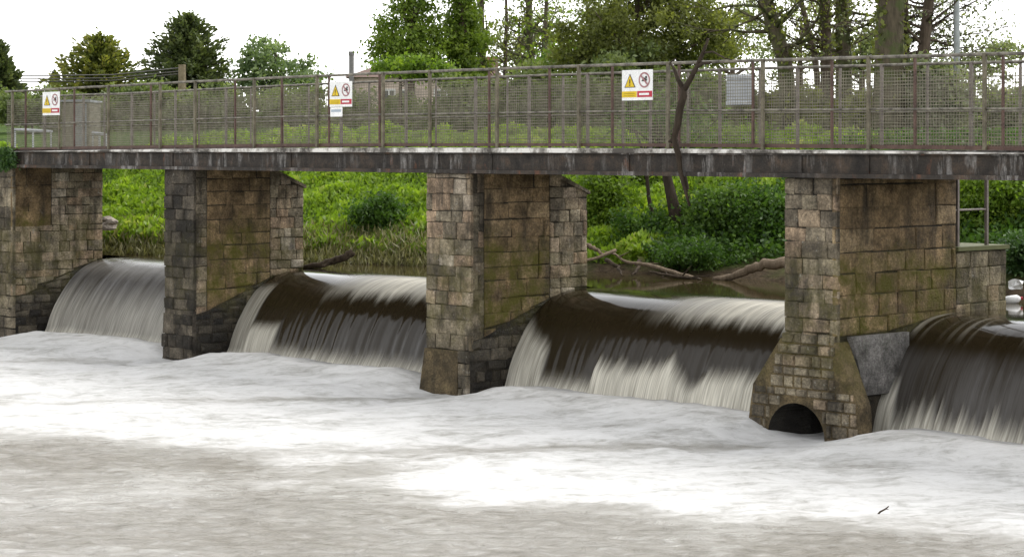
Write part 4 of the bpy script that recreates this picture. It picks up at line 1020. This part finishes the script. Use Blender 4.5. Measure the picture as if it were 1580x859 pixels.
# leaning trunks in the third opening
def lean_trunk(label,l,r_,z):
    ps=[D(x,y,z) for x,y in l]; t=thing('bank_tree',ps[0],label,'tree','leaning trunks on the bank')
    mb=MB(); mb.tube(ps,r_,9); C=[]
    tp=ps[-1]
    for k in range(10):
        e=tp+Vector((random.gauss(0,.6),random.gauss(0,.6),random.uniform(.2,.9))); mb.tube([tp-Vector((0,0,.2)),tp.lerp(e,.5),e],[.03,.02,.006],4)
        for _ in range(60): C.append(tuple(e+Vector((random.gauss(0,.25),random.gauss(0,.25),random.gauss(0,.18)))))
    mb.build('trunk',BARKD,t,True); leaves('crown',np.array(C),.06,L_BUSH,t)
lean_trunk('thick dark trunk leaning left out of the bank',[(1072,402),(1058,372),(1043,335),(1035,300),(1028,268),(1020,215)],[.22,.18,.15,.12,.10,.05],48.3)
lean_trunk('thin dark trunk left of the thick leaning trunk',[(1018,372),(1008,340),(1001,305),(998,270),(994,225)],[.06,.05,.045,.04,.02],49)
lean_trunk('short thin trunk at the right of the thick leaning trunk',[(1080,380),(1072,350),(1064,318),(1058,280),(1050,235)],[.07,.06,.055,.05,.02],48.8)

def wood(name,label,cat,l,r_,mat,group=None,h=None,twigs=0):
    ps=[Vector(q) for q in l]; o=MB(); n=len(ps)
    fine=[];fr=[]
    for i in range(n-1):
        for s in range(4):
            f=s/4; fine.append(ps[i].lerp(ps[i+1],f)+Vector((random.gauss(0,.012),random.gauss(0,.012),random.gauss(0,.012)))); fr.append(r_[i]*(1-f)+r_[i+1]*f)
    fine.append(ps[-1]); fr.append(r_[-1]); o.tube(fine,fr,8)
    for k in range(twigs):
        s=random.choice(fine); e=s+Vector((random.gauss(0,.3),random.gauss(0,.3),random.uniform(0,.3))); o.tube([s,e],[.02,.006],5)
    return tag(o.build(name,mat,None,True),label,cat,group)
wood('driftwood_log','dark log with a raised snapped end, lying in the water beside the second pier','log',[D(470,413,48.5),D(494,408,48.4),D(515,402,48.3),D(533,396,48.2),D(545,388,48.2)],[.05,.07,.08,.08,.09],DRIFTD)
wood('driftwood_log','small dark branch crossing the log beside the second pier','log',[D(498,412,48.2),D(510,404,48.2),D(518,396,48.2)],[.035,.035,.02],DRIFTD)
DW='driftwood along the water edge right of the middle pier'
wood('driftwood_log','pale straight stick leaning on the bank against the middle pier','log',[D(893,405,45.5),D(925,396,45.6),D(950,386,45.8)],[.03,.035,.04],DRIFT,DW)
wood('driftwood_log','short pale stick above the straight stick, at the middle pier','log',[D(903,377,45.9),D(916,383,45.8),D(930,392,45.7)],[.05,.045,.03],DRIFT,DW)
wood('driftwood_log','long grey branch sloping down to the water in the third opening','log',[D(945,388,46.2),D(965,404,45.8),D(1000,409,45.4),D(1030,418,45.0),D(1070,429,44.4)],[.02,.03,.04,.045,.04],DRIFT,DW,None,5)
wood('driftwood_log','lower thin branch lying at the waterline in the third opening','log',[D(1000,418,45.0),D(1040,427,44.6),D(1082,431,44.3)],[.02,.03,.03],DRIFTD,DW,None,4)
wood('driftwood_log','pale bent log rising from the water to the culvert pier','log',[D(1100,431,44.2),D(1130,427,44.0),D(1155,416,43.8),D(1180,408,43.6),D(1212,404,43.4)],[.04,.07,.09,.10,.11],DRIFT,DW)
# roots in the muddy bank
for k,(pa,pb) in enumerate((((935,400),(960,425)),((985,402),(975,424)),((1040,408),(1020,428)),((1085,405),(1095,428)),((1120,405),(1105,427)))):
    wood('bank_root',['hanging root at the left of the muddy waterline','hanging root below the bright bush','hanging root under the leaning thick trunk','hanging root right of the leaning thick trunk','hanging root beside the pale bent log'][k],'root',[D(pa[0],pa[1],46.4),D((pa[0]+pb[0])/2+6,(pa[1]+pb[1])/2,46.0),D(pb[0],pb[1],45.2)],[.05,.035,.015],DRIFTD,'roots in the muddy bank')
# rock by the first opening
def rock(label,c,r_,mat,name='rock',cat='rock',group=None):
    import bmesh
    bm=bmesh.new(); bmesh.ops.create_icosphere(bm,subdivisions=3,radius=1)
    for v_ in bm.verts:
        n_=mn.noise(v_.co*1.1+Vector(c))*.65+mn.noise(v_.co*3.1+Vector(c))*.15; v_.co*=1+n_; v_.co.x*=r_[0]; v_.co.y*=r_[1]; v_.co.z*=r_[2]
    me=bpy.data.meshes.new(name); bm.to_mesh(me); bm.free(); me.materials.append(mat); me.attributes.new('tint','FLOAT','FACE')
    o=bpy.data.objects.new(name,me); COL.objects.link(o); o.location=c; return tag(o,label,cat,group)
q=D(169,340,54.8); rock('pale boulder on the grassy bank against the abutment',(q.x,q.y,q.z-.1),(.26,.22,.16),plain('pale_rock',(.34,.29,.24)))
# litter
q=D(1561,460,37.6); r=thing('plastic_bottle',(q.x,q.y,1.8),'white plastic bottle floating at the right edge above the weir','bottle')
mb=MB(); d_=Vector((CS,SN,.15)).normalized(); c=Vector((q.x,q.y,1.86)); mb.tube([c-d_*.13,c-d_*.12,c,c+d_*.10,c+d_*.15],[.03,.07,.075,.07,.03],10); mb.build('bottle_body',WHITEP,r,True)
mb=MB(); mb.tube([c+d_*.15,c+d_*.19],.028,8); mb.build('cap',REDP,r)
q=D(1567,437,39.0); mb=MB(); gpt=[[None]*5 for _ in range(4)]
for i in range(4):
    for j in range(5):
        gpt[i][j]=(q.x+(j-2)*.05+random.gauss(0,.012),q.y+(j-2)*.04+random.gauss(0,.03),q.z-.1+i*.06*(1-.12*abs(j-2))+random.gauss(0,.012))
for i in range(3):
    for j in range(4): mb.poly([gpt[i][j],gpt[i][j+1],gpt[i+1][j+1],gpt[i+1][j]])
tag(mb.build('litter_scrap',WHITEP),'crumpled scrap of white plastic litter caught at the waterline, above the bottle','litter')
# stick in the foam
a=G(1358,789,.03); mb=MB(); mb.tube([a-Vector((.05,.04,.08)),a,a+Vector((.045,.05,.035)),a+Vector((.075,.075,.07))],[.012,.012,.010,.006],6); mb.tube([a+Vector((.045,.05,.035)),a+Vector((.075,.07,.03))],[.006,.003],5)
tag(mb.build('floating_stick',DRIFTD),'tiny dark stick poking out of the foam at the lower right','stick')
# ivy on the abutment top
iv=[]
for _ in range(1500):
    f=random.random(); q=P(10+random.gauss(0,7),232+f*26+random.gauss(0,3),-.10); iv.append((q.x,q.y-random.uniform(0,.12),q.z))
tag(leaves('ivy',np.array(iv),.055,L_DARK),'dark green ivy clump hanging on the abutment corner at the left edge','ivy')
